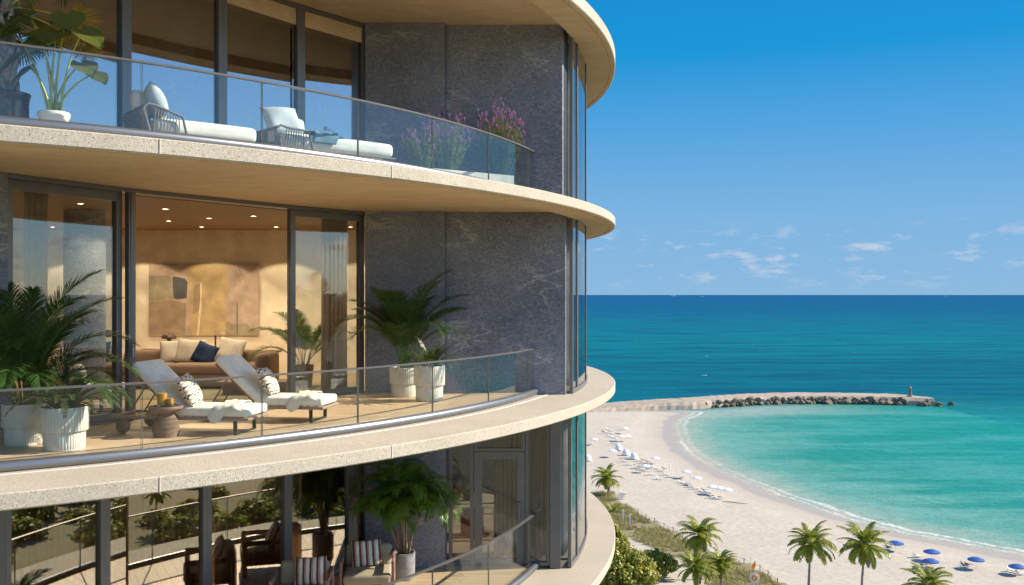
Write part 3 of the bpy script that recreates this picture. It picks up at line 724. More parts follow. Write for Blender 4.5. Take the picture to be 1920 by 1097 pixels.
FL = lambda px, Y, z: Vector(((px-960)*Y/F, Y, z))
# balcony, left pair
p = FL(45, 11.66, DB); pm, so = lathe_pot(fluted_pot(.50, .245), p, None, .45, .215, ribs=44)
plant_thing('potted_palm', 'tall areca palm in the rear fluted pot at the left end of the middle balcony', 'potted palm', p, pm, so, M['stone_pot'], areca((0, 0, .44), 11, 1.85, 30, n=74, spread=1.35), [M['areca'], M['areca_bright']])
def fern(seed, nf=46, L=.62, z=.46):
    rng = random.Random(seed); m = MB()
    for i in range(nf):
        az = i*2.39996+rng.uniform(-.2, .2); q = (i+.5)/nf
        frond(m, (.06*math.cos(az), .06*math.sin(az), z), az, L*rng.uniform(.8, 1.25), R(80-52*q+rng.uniform(-6, 6)), R(rng.uniform(60, 120)), 34, .062, .017, rng, 0, 1, .12, .1, .25, .005, 1, .25)
    return m
p = FL(121, 11.28, DB); pm, so = lathe_pot(fluted_pot(.505, .262), p, None, .46, .23, ribs=46)
plant_thing('potted_fern', 'sword fern in the fluted stone pot closest to the left railing', 'potted fern', p, pm, so, M['stone_pot'], fern(5), [M['fern'], M['fern']])
# right pair
p = FL(757, 17.15, DB); pm, so = lathe_pot(fluted_pot(.52, .25), p, None, .46, .22, ribs=44)
plant_thing('potted_palm', 'areca palm in a fluted pot against the dark granite wall of the middle balcony', 'potted palm', p, pm, so, M['stone_pot'], areca((0, 0, .46), 25, 1.98, 22, n=76, spread=.5), [M['areca'], M['areca_bright']])
p = FL(805, 16.45, DB); pm, so = lathe_pot(fluted_pot(.60, .265), p, None, .55, .23, ribs=46)
plant_thing('potted_fern', 'sword fern in a fluted pot before the granite wall on the right of the balcony', 'potted fern', p, pm, so, M['stone_pot'], fern(9, 42, .6, .55), [M['fern'], M['fern']])
# palm inside the living room
p = FL(570, 18.7, DB); pm = MB(); pm.lathe([(0, .003), (.15, .003), (.19, .45), (.175, .45), (.165, .40)], 32); so = MB(); so.lathe([(0, .41), (.166, .40)], 24)
plant_thing('potted_palm', 'slim palm in a brown pot inside the living room by the right door', 'potted palm', p, pm, so, M['mocha_wood'], areca((0, 0, .4), 41, 1.5, 14, n=60), [M['areca'], M['areca']])
# ---------------------------------------------------------------- sun loungers
LA = math.atan2(.15, -.989)
def lounger(loc, label):
    t = thing('sun_lounger', label, 'sun lounger', loc, LA, 'sun loungers on the middle balcony')
    W = .68
    m = MB(); 
    for s in (-1, 1): rbox(m, (.96, s*(W/2-.03), .208), (1.92, .06, .042), .018)
    for i in range(16): m.tube([(.06+i*.11, -W/2+.04, .208), (.06+i*.11, W/2-.04, .208)], .009, 6)
    rbox(m, (.0, 0, .208), (.06, W, .042), .018); rbox(m, (1.90, 0, .208), (.05, W, .042), .018)
    m.build('frame', [M['rattan']], t)
    m = MB()
    for s in (-1, 1): m.box((.17, s*(W/2-.045), .094), (.05, .022, .188))
    m.box((.17, 0, .012), (.05, W-.112, .02)); m.build('foot_leg', [M['teal_metal']], t, bevel=.003)
    for s in (-1, 1):
        m = MB(); q = [(.0, -.022), (.085, -.022), (.095, -.014), (.095, .014), (.085, .022), (.0, .022)]
        vs = []; m.lathe(q, 28); T = Matrix.Translation((1.70, s*(W/2+.01), .097)) @ Matrix.Rotation(R(90), 4, 'X')
        m.v = [tuple(T @ Vector(a)) for a in m.v]; m.build('wheel', [M['mocha_wood']], t, sharp=40)
        m = MB(); m.tube([(1.70, s*(W/2-.02), .10), (1.58, s*(W/2-.02), .20)], .014, 8); m.build('wheel_bracket', [M['teal_metal']], t)
    m = MB(); rbox(m, (.475, 0, .295), (.97, W-.01, .118), .04, puff=.012); m.build('seat_cushion', [M['lounger_fab']], t, sharp=0)
    # raised back
    a = R(43); T = Matrix.Translation((.965, 0, .245)) @ Matrix.Rotation(-a, 4, 'Y')
    m = MB(); rbox(m, T @ Vector((.44, 0, .062)), (.93, W-.01, .125), .045, mat=Matrix.Rotation(-a, 4, 'Y'), puff=.012); m.build('back_cushion', [M['lounger_fab']], t, sharp=0)
    m = MB()
    for s in (-1, 1): m.tube([T @ Vector((.0, s*(W/2-.06), -.02)), T @ Vector((.86, s*(W/2-.06), -.02))], .014, 8)
    m.tube([T @ Vector((.62, -.2, -.03)), (1.72, -.2, .21)], .012, 8); m.tube([T @ Vector((.62, .2, -.03)), (1.72, .2, .21)], .012, 8)
    m.tube([T @ Vector((.62, -.2, -.03)), T @ Vector((.62, .2, -.03))], .012, 8)
    m.build('back_frame', [M['mocha_wood']], t)
    return t
L1 = (-3.36, 12.66, DB); L2 = (-2.64, 13.88, DB)
lounger(L1, 'sun lounger in front, beside the little round side table'); lounger(L2, 'sun lounger behind the other one, nearer the granite wall')
def lw(L, x, y, z): return Matrix.Translation(L) @ Matrix.Rotation(LA, 4, 'Z') @ Vector((x, y, z))
# printed cushions: the front looks towards the foot of the lounger (-x local)
for L, lb, rl in ((L1, 'black, white and orange printed cushion on the front lounger, behind the side table', .1), (L2, 'black, white and orange printed cushion on the rear lounger', -.05)):
    pillow('printed_cushion', lb, M['print'], lw(L, .80, .06, .365), .50, .44, .15, LA-PI/2+R(8), 62, rl, 3)
def towel(L, label, seed):
    # a light throw laid across the foot end, one corner hanging over the near side
    rng = random.Random(seed); m = MB(); nx, ny = 22, 46; vs = []; w2 = .34
    for j in range(ny+1):
        v_ = j/ny
        for i in range(nx+1):
            u = i/nx; s = -.44+v_*.96            # across the lounger
            x = .14+.33*u+.10*math.sin(3*v_+1)*(1-u)+.05*math.sin(7*v_)*u
            lim = w2-.002
            near_d = max(0, s-lim); far_d = max(0, -lim-s)
            top = .366+.012*(1-(2*min(1, abs(s)/.34)-1)**2)+.006*math.sin(18*u+6*v_)*math.sin(9*v_)+.010*abs(math.sin(7*u))
            if near_d > 0:
                hang = near_d*(.15+.95*math.exp(-((u-.8)/.24)**2)); y = lim+.018+.012*math.sin(9*u); z = top-.02-hang
                x += .06*near_d*(1 if u > .7 else -1)
            elif far_d > 0:
                y = -lim-.018; z = top-.02-far_d*.5
            else: y = s; z = top
            vs.append((x, y, z))
    m.add(vs, [(j*(nx+1)+i, j*(nx+1)+i+1, (j+1)*(nx+1)+i+1, (j+1)*(nx+1)+i) for j in range(ny) for i in range(nx)], 0, True)
    o = m.build('towel', [M['towel']], loc=L, rz=LA, sharp=0); sd = o.modifiers.new('cloth', 'SOLIDIFY'); sd.thickness = .012; sd.offset = 1
    tag(o, label, 'towel')
towel(L1, 'cream towel thrown over the foot of the front lounger', 1); towel(L2, 'cream towel thrown over the foot of the rear lounger', 2)
# side table, tray, jug, tumbler
tp = FL(311, 12.30, DB)
t = thing('side_table', 'round carved wooden side table carrying the juice, beside the front lounger', 'side table', tp)
m = MB(); prof = [(0, .002), (.150, .002)]
for i in range(24):
    z = .004+.30*i/24; r = .152+.012*math.sin(PI*i/16)-.055*max(0, (i-10)/14)**1.6; prof += [(r-.004, z), (r+.003, z+.004), (r+.003, z+.009)]
prof += [(.098, .305), (.10, .325)]; m.lathe(prof, 48); m.build('pedestal', [M['carved']], t, sharp=25)
m = MB(); m.lathe([(0, .318), (.10, .318), (.17, .33), (.212, .358), (.216, .380), (.210, .392), (.196, .394), (.185, .385), (0, .383)], 56); m.build('table_top', [M['mocha_wood']], t, sharp=40)
m = MB(); m.lathe([(0, 0), (.145, 0), (.152, .004), (.154, .016), (.149, .016), (.146, .006), (0, .006)], 48); tag(m.build('serving_tray', [M['tray']], loc=tp+Vector((0.0, 0, .384)), sharp=40), 'round dark tray under the jug and glass on the side table', 'tray')
jp = tp+Vector((-.045, 0, .3905))
t = thing('juice_jug', 'glass jug of orange juice on the dark tray', 'jug', jp)
m = MB(); m.lathe([(0, .002), (.060, .002), (.063, .01), (.063, .19), (.057, .215), (.056, .235), (.062, .262), (.060, .262), (.054, .236), (.055, .215), (.060, .19), (.060, .012), (0, .012)], 40); 
m.tube([(-.06, 0, .235), (-.105, 0, .235), (-.115, 0, .20), (-.105, 0, .14), (-.062, 0, .10)], .009, 8); m.build('jug_glass', [M['clear']], t, sharp=50)
m = MB(); m.lathe([(0, .013), (.0585, .013), (.0585, .165), (0, .165)], 40); m.build('juice', [M['juice']], t, sharp=40)
gp = tp+Vector((.065, -.02, .3905))
t = thing('juice_tumbler', 'small tumbler of orange juice next to the jug', 'glass', gp)
m = MB(); m.lathe([(0, .001), (.034, .001), (.042, .02), (.044, .05), (.040, .13), (.038, .13), (.042, .05), (.040, .022), (.032, .008), (0, .008)], 32); m.build('tumbler_glass', [M['clear']], t, sharp=50)
m = MB(); m.lathe([(0, .009), (.031, .009), (.0395, .022), (.0415, .05), (.0395, .10), (0, .10)], 32); m.build('juice', [M['juice']], t, sharp=40)
# ---------------------------------------------------------------- living room
sfx0, sfx1, sy = -8.55, -4.66, 18.75
t = thing('sofa', 'long tan sofa under the abstract painting', 'sofa', ((sfx0+sfx1)/2, sy, DB)); W = sfx1-sfx0
m = MB(); rbox(m, (0, .05, .16), (W-.04, .95, .24), .05); m.build('sofa_base', [M['sofa_fab']], t, sharp=0)
for s in (-1, 1):
    m = MB(); rbox(m, (s*(W/2-.15)*.5-s*.0, -.06, .37), (W/2-.15, .78, .20), .07, puff=.02); m.build('seat_cushion', [M['sofa_fab']], t, sharp=0)
    m = MB(); rbox(m, (s*(W/2-.13), .05, .34), (.26, 1.0, .66), .09); m.build('armrest', [M['sofa_fab']], t, sharp=0)
m = MB(); rbox(m, (0, .46, .40), (W-.08, .24, .60), .10); m.build('backrest', [M['sofa_fab']], t, sharp=0)
sz = DB+.47
for px, mat, lb, wd, yaw, roll, dy in ((326, 'beige_fab', 'beige cushion at the left end of the row on the sofa, half hidden', .55, 10, .06, .22), (352, 'beige_fab', 'beige cushion behind and left of the navy one on the sofa', .58, -4, -.05, .14), (425, 'beige_fab', 'beige cushion leaning right of the navy one on the sofa', .60, -12, -.12, .16), (374, 'navy_fab', 'navy velvet cushion standing on its edge in the middle of the sofa', .50, -14, -.32, -.03), (180, 'navy_fab', 'navy cushion at the left end of the sofa, seen through the door glass', .52, 6, .05, .02), (207, 'beige_fab', 'beige cushion right of the far left navy cushion behind the door glass', .52, -6, .0, .16)):
    Y = sy+dy; pillow('sofa_cushion', lb, M[mat], FL(px, Y, sz), wd, wd*.86, .17, R(yaw), 68, roll, px)
# painting
pl, pr_, pt, pb, PY = (279-960)*21.94/F, (485-960)*21.94/F, CAMZ+(552-496)*21.94/F, CAMZ+(552-629)*21.94/F, 21.94
m = MB(); m.box(((pl+pr_)/2, PY+.03, (pt+pb)/2), (pr_-pl, .05, pt-pb), mi=0)
def art(poly, mi, layer): # poly in 0..1 of the canvas
    q = [(pl+(pr_-pl)*u, PY+.005-.0012*layer, pb+(pt-pb)*v_) for u, v_ in poly]
    m.add(q, [tuple(range(len(q)))] if True else [], mi)
art([(0, 0), (.38, 0), (.37, .5), (.35, 1), (0, 1)], 1, 1); art([(.39, 0), (.66, 0), (.65, .6), (.66, 1), (.40, 1), (.385, .5)], 2, 1); art([(.70, 0), (1, 0), (1, 1), (.71, 1)], 1, 1)
art([(0, .01), (.33, .01), (.34, .45), (.2, .5), (0, .47)], 4, 2); art([(0, .48), (.2, .51), (.27, .53), (.28, .78), (.16, .845), (0, .835)], 6, 2)
art([(.225, .54), (.245, .51), (.345, .525), (.352, .75), (.33, .80), (.22, .835), (.217, .7)], 3, 3)
art([(.435, 0), (.455, 0), (.48, .4), (.482, .745), (.468, .745), (.466, .5), (.448, .2)], 5, 3); art([(.40, .3), (.465, .35), (.47, .735), (.41, .7)], 4, 2)
art([(.80, 0), (.808, 0), (.808, .455), (.80, .455)], 3, 3); art([(.70, 0), (1, 0), (1, .08), (.92, .11), (.89, .17), (.76, .155), (.72, .21), (.70, .19)], 6, 2)
for a, b in (((.76, 1), (.85, .72)), ((.72, 1), (.83, .75)), ((.80, 1), (.90, .66))): art([a, (a[0]+.006, a[1]), (b[0]+.004, b[1]), b], 4, 3)
tag(m.build('painting', [M['art_ochre'], M['art_mauve'], M['art_ochre'], M['art_slate'], M['art_brown'], M['art_white'], M['art_olive']]), 'wide abstract painting in ochre and mauve with a dark slate shape, over the sofa', 'painting')
# console behind the sofa and what stands on it
cz = DB+.66
t = thing('console_table', 'dark console table standing behind the sofa', 'table', (-6.6, 19.85, DB))
m = MB(); m.box((0, 0, .64), (3.6, .36, .04)); m.build('table_top', [M['dark_wood']], t, bevel=.004)
for s in (-1, 1):
    m = MB(); m.box((s*1.7, 0, .31), (.06, .32, .62)); m.build('leg', [M['dark_wood']], t, bevel=.004)
def on(px): return Vector(((px-960)*19.85/F, 19.85, cz+.001))
t = thing('mushroom_lamp', 'dark mushroom shaped table lamp left of the sofa cushions', 'lamp', on(317))
m = MB(); m.lathe([(0, 0), (.055, 0), (.05, .02), (.045, .25), (0, .25)], 28); m.build('lamp_base', [M['dark_wood']], t, sharp=40)
m = MB(); m.lathe([(.05, .235), (.15, .245), (.152, .27), (.13, .315), (.08, .345), (0, .355)], 36); m.build('lamp_shade', [M['dark_wood']], t, sharp=40)
q = on(290); m = MB(); m.box((0, 0, .012), (.42, .28, .024)); tag(m.build('book', [M['beige_fab']], loc=q, bevel=.003), 'pale book lying on top of the dark one on the console', 'book'); q2 = q-Vector((0, 0, 0))
bpy.data.objects[-1] if False else None
m = MB(); m.box((0, 0, .012), (.46, .30, .022)); o = m.build('book', [M['dark_wood']], loc=on(288), bevel=.003); tag(o, 'dark book at the bottom of the pair on the console', 'book')
for ob in bpy.data.objects:
    if ob.name.startswith('book') and 'pale' in ob.get('label', ''): ob.location.z += .026
m = MB(); m.lathe([(0, 0), (.045, 0), (.045, .015), (.018, .03), (.022, .08), (.014, .12), (.022, .16), (.014, .20), (.024, .25), (.016, .28), (.028, .30), (.028, .31), (0, .31)], 24); tag(m.build('candlestick', [M['dark_wood']], loc=on(404)+Vector((0, 0, .10)) if False else on(404), sharp=40), 'slim turned candlestick in front of the painting', 'candlestick')
m = MB(); m.lathe([(0, 0), (.05, 0), (.05, .01), (.06, .02), (.075, .05), (.05, .09), (.014, .12), (.012, .26), (.04, .30), (.05, .36), (.045, .37), (.036, .31), (0, .29)], 28); tag(m.build('goblet', [M['art_white']], loc=on(417), sharp=40), 'tall pale goblet beside the candlestick', 'goblet')
t = thing('reading_lamp', 'small lit reading lamp with a dark cylinder shade, left behind the sofa', 'lamp', on(198))
m = MB(); m.lathe([(0, 0), (.08, 0), (.08, .015), (.01, .02), (.009, .42), (0, .42)], 20); m.tube([(0, 0, .40), (.04, 0, .42), (.06, 0, .41)], .008, 6); m.build('lamp_base', [M['black']], t, sharp=40)
m = MB(); m.lathe([(.052, .27), (.055, .42), (.0, .425)], 24, c=(.06, 0, 0)); m.build('lamp_shade', [M['dark_wood']], t, sharp=40)
m = MB(); m.lathe([(0, .285), (.035, .285), (.03, .32), (0, .33)], 16, c=(.06, 0, 0)); m.build('bulb', [M['bulb']], t)
d = bpy.data.lights.new('reading_bulb', 'POINT'); l = bpy.data.objects.new('reading_bulb', d); COL.objects.link(l); l.parent = t; l.location = (.06, 0, .25); d.energy = 5; d.color = (1, .72, .4); d.shadow_soft_size = .03
t = thing('coffee_table', 'low dark wooden coffee table in front of the sofa', 'table', ((478-960)*17.5/F, 17.5, DB))
m = MB(); m.box((0, 0, .21), (1.25, .62, .06)); m.build('table_top', [M['mocha_wood']], t, bevel=.006)
m = MB(); m.box((0, 0, .09), (1.05, .45, .178)); m.build('table_base', [M['mocha_wood']], t, bevel=.006)
m = MB(); m.box((0, 0, .006), (4.4, 2.6, .012)); tag(m.build('rug', [M['olive_fab']], loc=(-6.0, 17.9, DB), bevel=.004), 'flat woven rug under the coffee table', 'rug')
for o in bpy.data.objects:
    if o.name.startswith(('coffee_table', 'sofa')) and o.parent is None and o.type == 'EMPTY': o.location.z += .012
q = FL(190, 14.9, DB); t = thing('swivel_chair', 'low white swivel chair behind the left door glass', 'chair', q, R(20))
m = MB(); rbox(m, (0, 0, .33), (.78, .74, .18), .08, puff=.02); m.build('seat', [M['white_fab']], t, sharp=0)
m = MB(); rbox(m, (-.32, 0, .52), (.20, .80, .42), .09, mat=Matrix.Rotation(R(-14), 4, 'Y')); m.build('backrest', [M['white_fab']], t, sharp=0)
m = MB(); m.lathe([(.30, .0), (.34, .0), (.34, .02), (.30, .02)], 36, closed=True); m.tube([(0, 0, .015), (0, 0, .25)], .03, 12); m.box((0, 0, .01), (.62, .05, .018)); m.build('base', [M['steel']], t, sharp=40)
# ---------------------------------------------------------------- upper balcony
def daybed(loc, rz, label, nstrap=13, L=1.55, hb=.58):
    t = thing('rope_daybed', label, 'daybed', loc, rz, 'rope daybeds on the upper balcony')
    m = MB(); W = .82
    hoop = lambda y: [(-.02, y, .15), (-.12, y, hb-.06), (-.06, y, hb), (.04, y, hb-.02), (.36, y, .46), (.42, y, .20)]
    for s in (-1, 1): m.tube(hoop(s*W/2), .018, 8)
    m.tube([(-.09, -W/2, hb-.02), (-.09, W/2, hb-.02)], .018, 8)
    for s in (-1, 1): m.tube([(-.03, s*W/2, .21), (L, s*W/2, .21), (L, s*W/2, .01)], .016, 8); m.tube([(0, s*W/2, .21), (0, s*W/2, .01)], .016, 8)
    m.tube([(L, -W/2, .21), (L, W/2, .21)], .016, 8)
    m.build('frame', [M['rope']], t)
    m = MB()
    for i in range(nstrap*2):
        y = -W/2+W*(i+.5)/(nstrap*2); m.tube([(-.025, y, .18), (-.12, y, hb-.07), (-.09, y, hb-.02)], .0075, 5)
    for s in (-1, 1):
        for i in range(9):
            u = i/9; m.tube([(.0+.36*u, s*W/2, .20), (.03+.32*u, s*W/2, hb-.04-(hb-.48)*u)], .0075, 5)
    m.build('rope_weave', [M['rope']], t)
    m = MB(); rbox(m, (L/2+.03, 0, .335), (L-.02, W-.10, .20), .07, puff=.025); m.build('seat_cushion', [M['white_fab']], t, sharp=0)
    return t
az = math.atan2(.75, 1.0)
d1 = FL(268, 12.1, DA); d2 = FL(508, 13.15, DA); A1, A2 = R(38), R(40)
daybed(d1, A1, 'rope daybed at the left, back woven towards the white pot of leaves', L=1.35); daybed(d2, A2, 'rope daybed in the middle of the upper balcony, with the blue throw', L=1.75, hb=.50)
def dl(d, a, x, y, z): return Matrix.Translation(d) @ Matrix.Rotation(a, 4, 'Z') @ Vector((x, y, z))
for (d, a, x, y, lb, mt, wd, yw, rl, tl) in ((d1, A1, .10, .18, 'pale linen cushion at the back corner of the left rope daybed', 'white_fab', .48, 72, .2, 70), (d1, A1, .20, -.18, 'grey-blue cushion in front on the left rope daybed', 'bluegrey_fab', .50, 82, -.1, 66), (d2, A2, .16, -.16, 'large grey-blue cushion on the left of the middle rope daybed', 'bluegrey_fab', .52, -8, .1, 56), (d2, A2, .40, .16, 'smaller grey-blue cushion behind the throw on the middle rope daybed', 'bluegrey_fab', .46, -4, -.12, 52)):
    pillow('daybed_cushion', lb, M[mt], dl(d, a, x, y, .435), wd, wd*.92, .2, a+R(yw), tl, rl, int(yw))
m = MB(); vs = []; nx, ny = 16, 26
for j in range(ny+1):
    for i in range(nx+1):
        u, v_ = i/nx, j/ny; y = -.50+v_*.78; x = .42+.36*u+.12*v_+.03*math.sin(9*v_)
        z = .46+.02*math.sin(15*u+3*v_)*math.sin(11*v_)+.05*math.exp(-((v_-.5)/.25)**2)
        if y < -.37: z = .44-(abs(y)-.37)*.9; y = -.385
        vs.append((x, y, z))
m.add(vs, [(j*(nx+1)+i, j*(nx+1)+i+1, (j+1)*(nx+1)+i+1, (j+1)*(nx+1)+i) for j in range(ny) for i in range(nx)], 0, True)
o = m.build('knitted_throw', [M['knit']], loc=d2, rz=A2, sharp=0); sd = o.modifiers.new('cloth', 'SOLIDIFY'); sd.thickness = .014; sd.offset = 1; tag(o, 'blue knitted throw bunched on the middle rope daybed', 'throw')
# elephant ear in a white pot
def big_leaf(mb, base, tip_dir, up, L, Wd, rng, mi=0):
    n, k = 12, 6; f = tip_dir.normalized(); s = f.cross(up).normalized(); u = s.cross(f); vs = []
    for i in range(n+1):
        t = i/n; x = (t-.22)*L; wv_ = Wd*(math.sin(PI*min(1, (t+.06)/1.06))**.75)*(1-.45*t)*1.25
        if t < .22: pass
        for j in range(-k, k+1):
            v_ = j/k; notch = 0
            xx_ = x-(.22*L*.55*(1-abs(v_))**2*(1-t)**3)*-1.6 if t < .3 else x
            z = -.10*L*v_*v_*(-1)*.6-.22*L*t*t+.014*L*math.sin(v_*9+t*12)
            vs.append(base+f*xx_+s*(v_*wv_/2)+u*z)
    c = 2*k+1
    mb.add(vs, [(i*c+j, i*c+j+1, (i+1)*c+j+1, (i+1)*c+j) for i in range(n) for j in range(2*k)], mi, True)
p = FL(101, 11.0, DA); rng = random.Random(4)
t = thing('elephant_ear_plant', 'leafy elephant ear plant with yellow stalks in a white pot on the upper balcony', 'potted plant', p)
m = MB(); m.lathe([(0, .003), (.13, .003), (.15, .02), (.158, .25), (.172, .27), (.175, .315), (.168, .325), (.152, .322), (.145, .28)], 40); m.build('pot', [M['white_pot']], t, sharp=40)
m = MB(); m.lathe([(0, .285), (.146, .28)], 24); m.build('soil', [M['soil']], t)
leaf_px = [(30, 62, .46), (55, 30, .44), (100, 55, .50), (160, 60, .40), (45, 105, .40), (140, 112, .34), (62, 130, .34), (120, 25, .42), (165, 132, .28), (85, 80, .36)]
st_ = MB(); lf = MB()
for (px, py, L) in leaf_px:
    q = Vector(((px-960)*10.95/F, 10.95+rng.uniform(-.12, .22), CAMZ+(552-py)*10.95/F))-p
    b = Vector((rng.uniform(-.06, .06), rng.uniform(-.06, .06), .28)); mid = b.lerp(q, .55)+Vector((-(q.x)*.25, 0, .10))
    pts = [b*(1-s)**2+mid*2*s*(1-s)+q*s*s for s in [i/10 for i in range(11)]]
    st_.tube(pts, [.016-.009*i/10 for i in range(11)], 7)
    o_ = Vector((q.x, rng.uniform(-.5, -.1), 0)).normalized() if abs(q.x) > .02 else Vector((.1, -1, 0))
    big_leaf(lf, q, Vector((o_.x, o_.y*.8, -.35-.3*rng.random())), Vector((0, -.35, 1)), L*1.0, L*.92, rng)
st_.build('stalk', [M['stalk']], t, sharp=0); lf.build('foliage', [M['elephant']], t, sharp=0)
# fan palm in the black glazed pot
p = FL(12, 11.55, DA); rng = random.Random(8)
t = thing('fan_palm', 'fan palm with rough trunk in a black glazed pot, far left of the upper balcony', 'potted palm', p)
m = MB(); m.lathe([(0, .003), (.20, .003), (.235, .12), (.25, .35), (.245, .52), (.255, .60), (.27, .64), (.265, .66), (.235, .655), (.225, .60)], 44); m.build('pot', [M['glazed']], t, sharp=40)
m = MB(); m.lathe([(0, .615), (.227, .60)], 24); m.build('soil', [M['soil']], t)
m = MB(); m.tube([(0, 0, .58), (.005, 0, .9), (-.005, 0, 1.3), (0, 0, 1.72)], [.115, .11, .10, .085], 16, 0)
for i in range(46):
    a = i*2.39996; z = .62+1.05*i/46; r = .11
    b = Vector((r*math.cos(a), r*math.sin(a), z)); e = b+Vector((.035*math.cos(a), .035*math.sin(a), .15)); sd = Vector((-math.sin(a), math.cos(a), 0))
    m.add([b-sd*.05, b+sd*.05, e+sd*.018, e-sd*.018, (b+e)/2+Vector((math.cos(a), math.sin(a), 0))*.035], [(0, 1, 4), (1, 2, 4), (2, 3, 4), (3, 0, 4)], 0, False)
m.build('trunk', [M['bark_pale']], t, sharp=0)
def fan(mb, c, d, up, Rf, n, mi):
    d = d.normalized(); s = d.cross(up).normalized(); u = s.cross(d)
    for i in range(n):
        a = R(-128)+R(256)*i/(n-1); q = d*math.cos(a)+s*math.sin(a)
        L = Rf*(1-.12*abs(a)/2.2)*rng.uniform(.93, 1.05); pts = [c+q*(L*x)+u*(-.20*L*x*x*1.0)+u*.02*math.sin(i) for x in (0.03, .35, .7, .88, 1.0)]
        sd = (s*math.cos(a)-d*math.sin(a))
        strip(mb, pts, sd, .024*Rf/.36, mi, (.5, 1.0, .95, .6, 0))
m = MB(); stm = MB()
for i, (px, py, rr, mi) in enumerate(((130, 40, .40, 0), (-30, -40, .5, 1), (40, -30, .5, 1), (8, 30, .42, 1), (75, 60, .36, 1), (-60, 40, .5, 1), (158, 86, .22, 0), (30, 75, .34, 1), (100, -60, .45, 1))):
    q = Vector(((px-960)*11.5/F, 11.5+rng.uniform(-.1, .35), CAMZ+(552-py)*11.5/F))-p; b = Vector((0, 0, 1.68))
    mid = b.lerp(q, .5)+Vector((0, 0, .12)); stm.tube([b*(1-s)**2+mid*2*s*(1-s)+q*s*s for s in [k_/6 for k_ in range(7)]], [.012-.006*k_/6 for k_ in range(7)], 5)
    fan(m, q, Vector((q.x, -.25, .25 if q.z > b.z else -.5)), Vector((0, -.9, .5)), rr, 40, mi)
stm.build('stalk', [M['stalk']], t, sharp=0); m.build('foliage', [M['fan'], M['fan_green']], t, sharp=0)
# lavender planter
pa, pb_ = Vector((-1.72, 16.2)), Vector((-.08, 17.45)); dv = (pb_-pa); PLn = dv.length; an = math.atan2(dv.y, dv.x); pc = (pa+pb_)/2
t = thing('planter_box', 'long pale planter box under the lavender on the upper balcony', 'planter', (pc.x, pc.y, DA), an)
m = MB(); Wp = .38; 
for s in (-1, 1): m.box((0, s*(Wp/2-.02), .19), (PLn, .04, .38))
for s in (-1, 1): m.box((s*(PLn/2-.02), 0, .19), (.04, Wp-.081, .379))
m.box((0, 0, .02), (PLn-.081, Wp-.081, .035)); m.build('planter_shell', [M['stone_pot']], t, bevel=.004)
m = MB(); m.box((0, 0, .33), (PLn-.082, Wp-.082, .05)); m.build('soil', [M['soil']], t)
def lavender(H, spread, ns, seed):
    rng = random.Random(seed); g = MB(); fl = MB()
    for i in range(ns):
        a = rng.uniform(0, 2*PI); r = spread*math.sqrt(rng.random()); h = H*rng.uniform(.62, 1.08)*(1-.35*(r/spread)**2)
        b = Vector((r*.35*math.cos(a), r*.3*math.sin(a), 0)); e = Vector((r*math.cos(a), r*.7*math.sin(a), h)); mid = b.lerp(e, .5)+Vector((0, 0, h*.08))
        pts = [b*(1-s)**2+mid*2*s*(1-s)+e*s*s for s in (0, .2, .4, .6, .8, 1)]
        g.tube(pts, [.005, .005, .004, .004, .003, .003], 4, 0, False)
        for k_ in range(26):
            s = rng.uniform(.05, .86); x = s*5; q = pts[int(x)].lerp(pts[min(5, int(x)+1)], x-int(x)); aa = rng.uniform(0, 2*PI); l_ = rng.uniform(.05, .10)
            dd = Vector((math.cos(aa)*.6, math.sin(aa)*.6, .8)).normalized(); sd = dd.cross(Vector((math.sin(aa), -math.cos(aa), .3))).normalized()
            strip(g, [q, q+dd*l_*.5, q+dd*l_], sd, .011, 0, (.5, 1, 0))
        if rng.random() < .9:
            q = pts[-1]; 
            for k_ in range(9):
                aa = k_*2.4; z = k_*.0065; dd = Vector((math.cos(aa), math.sin(aa), .9)).normalized()
                strip(fl, [q+Vector((0, 0, z)), q+Vector((0, 0, z))+dd*.014, q+Vector((0, 0, z))+dd*.024], dd.cross(Vector((0, 0, 1))).normalized(), .013, 0, (.6, 1, 0))
            for k_ in range(4):
                aa = k_*PI/2+rng.random(); dd = Vector((math.cos(aa)*.75, math.sin(aa)*.75, .8)).normalized()
                strip(fl, [q+Vector((0, 0, .05)), q+Vector((0, 0, .055))+dd*.03, q+Vector((0, 0, .055))+dd*.062], dd.cross(Vector((0, 0, 1))).normalized(), .018, 0, (.4, 1, .2))
    return g, fl
for i, (px, H, sp, ns, lb) in enumerate(((934, 1.26, .56, 170, 'tall bushy lavender in bloom rising above the handrail at the right of the planter'), (838, .98, .50, 100, 'lavender of middle height in the centre of the planter, behind the glass'), (760, .80, .44, 80, 'low lavender at the left end of the planter, behind the glass'))):
    k_ = (px-960)/F; tt = ((k_*pa.y-pa.x)/(dv.x-k_*dv.y)); q = pa+dv*max(.12, min(.9, tt))
    g, fl = lavender(H, sp, ns, 60+i); t = thing('lavender_bush', lb, 'lavender', (q.x, q.y, DA+.356), an)
    g.build('foliage', [M['lav_leaf']], t, sharp=0); fl.build('flower_spikes', [M['lav_flower']], t, sharp=0)
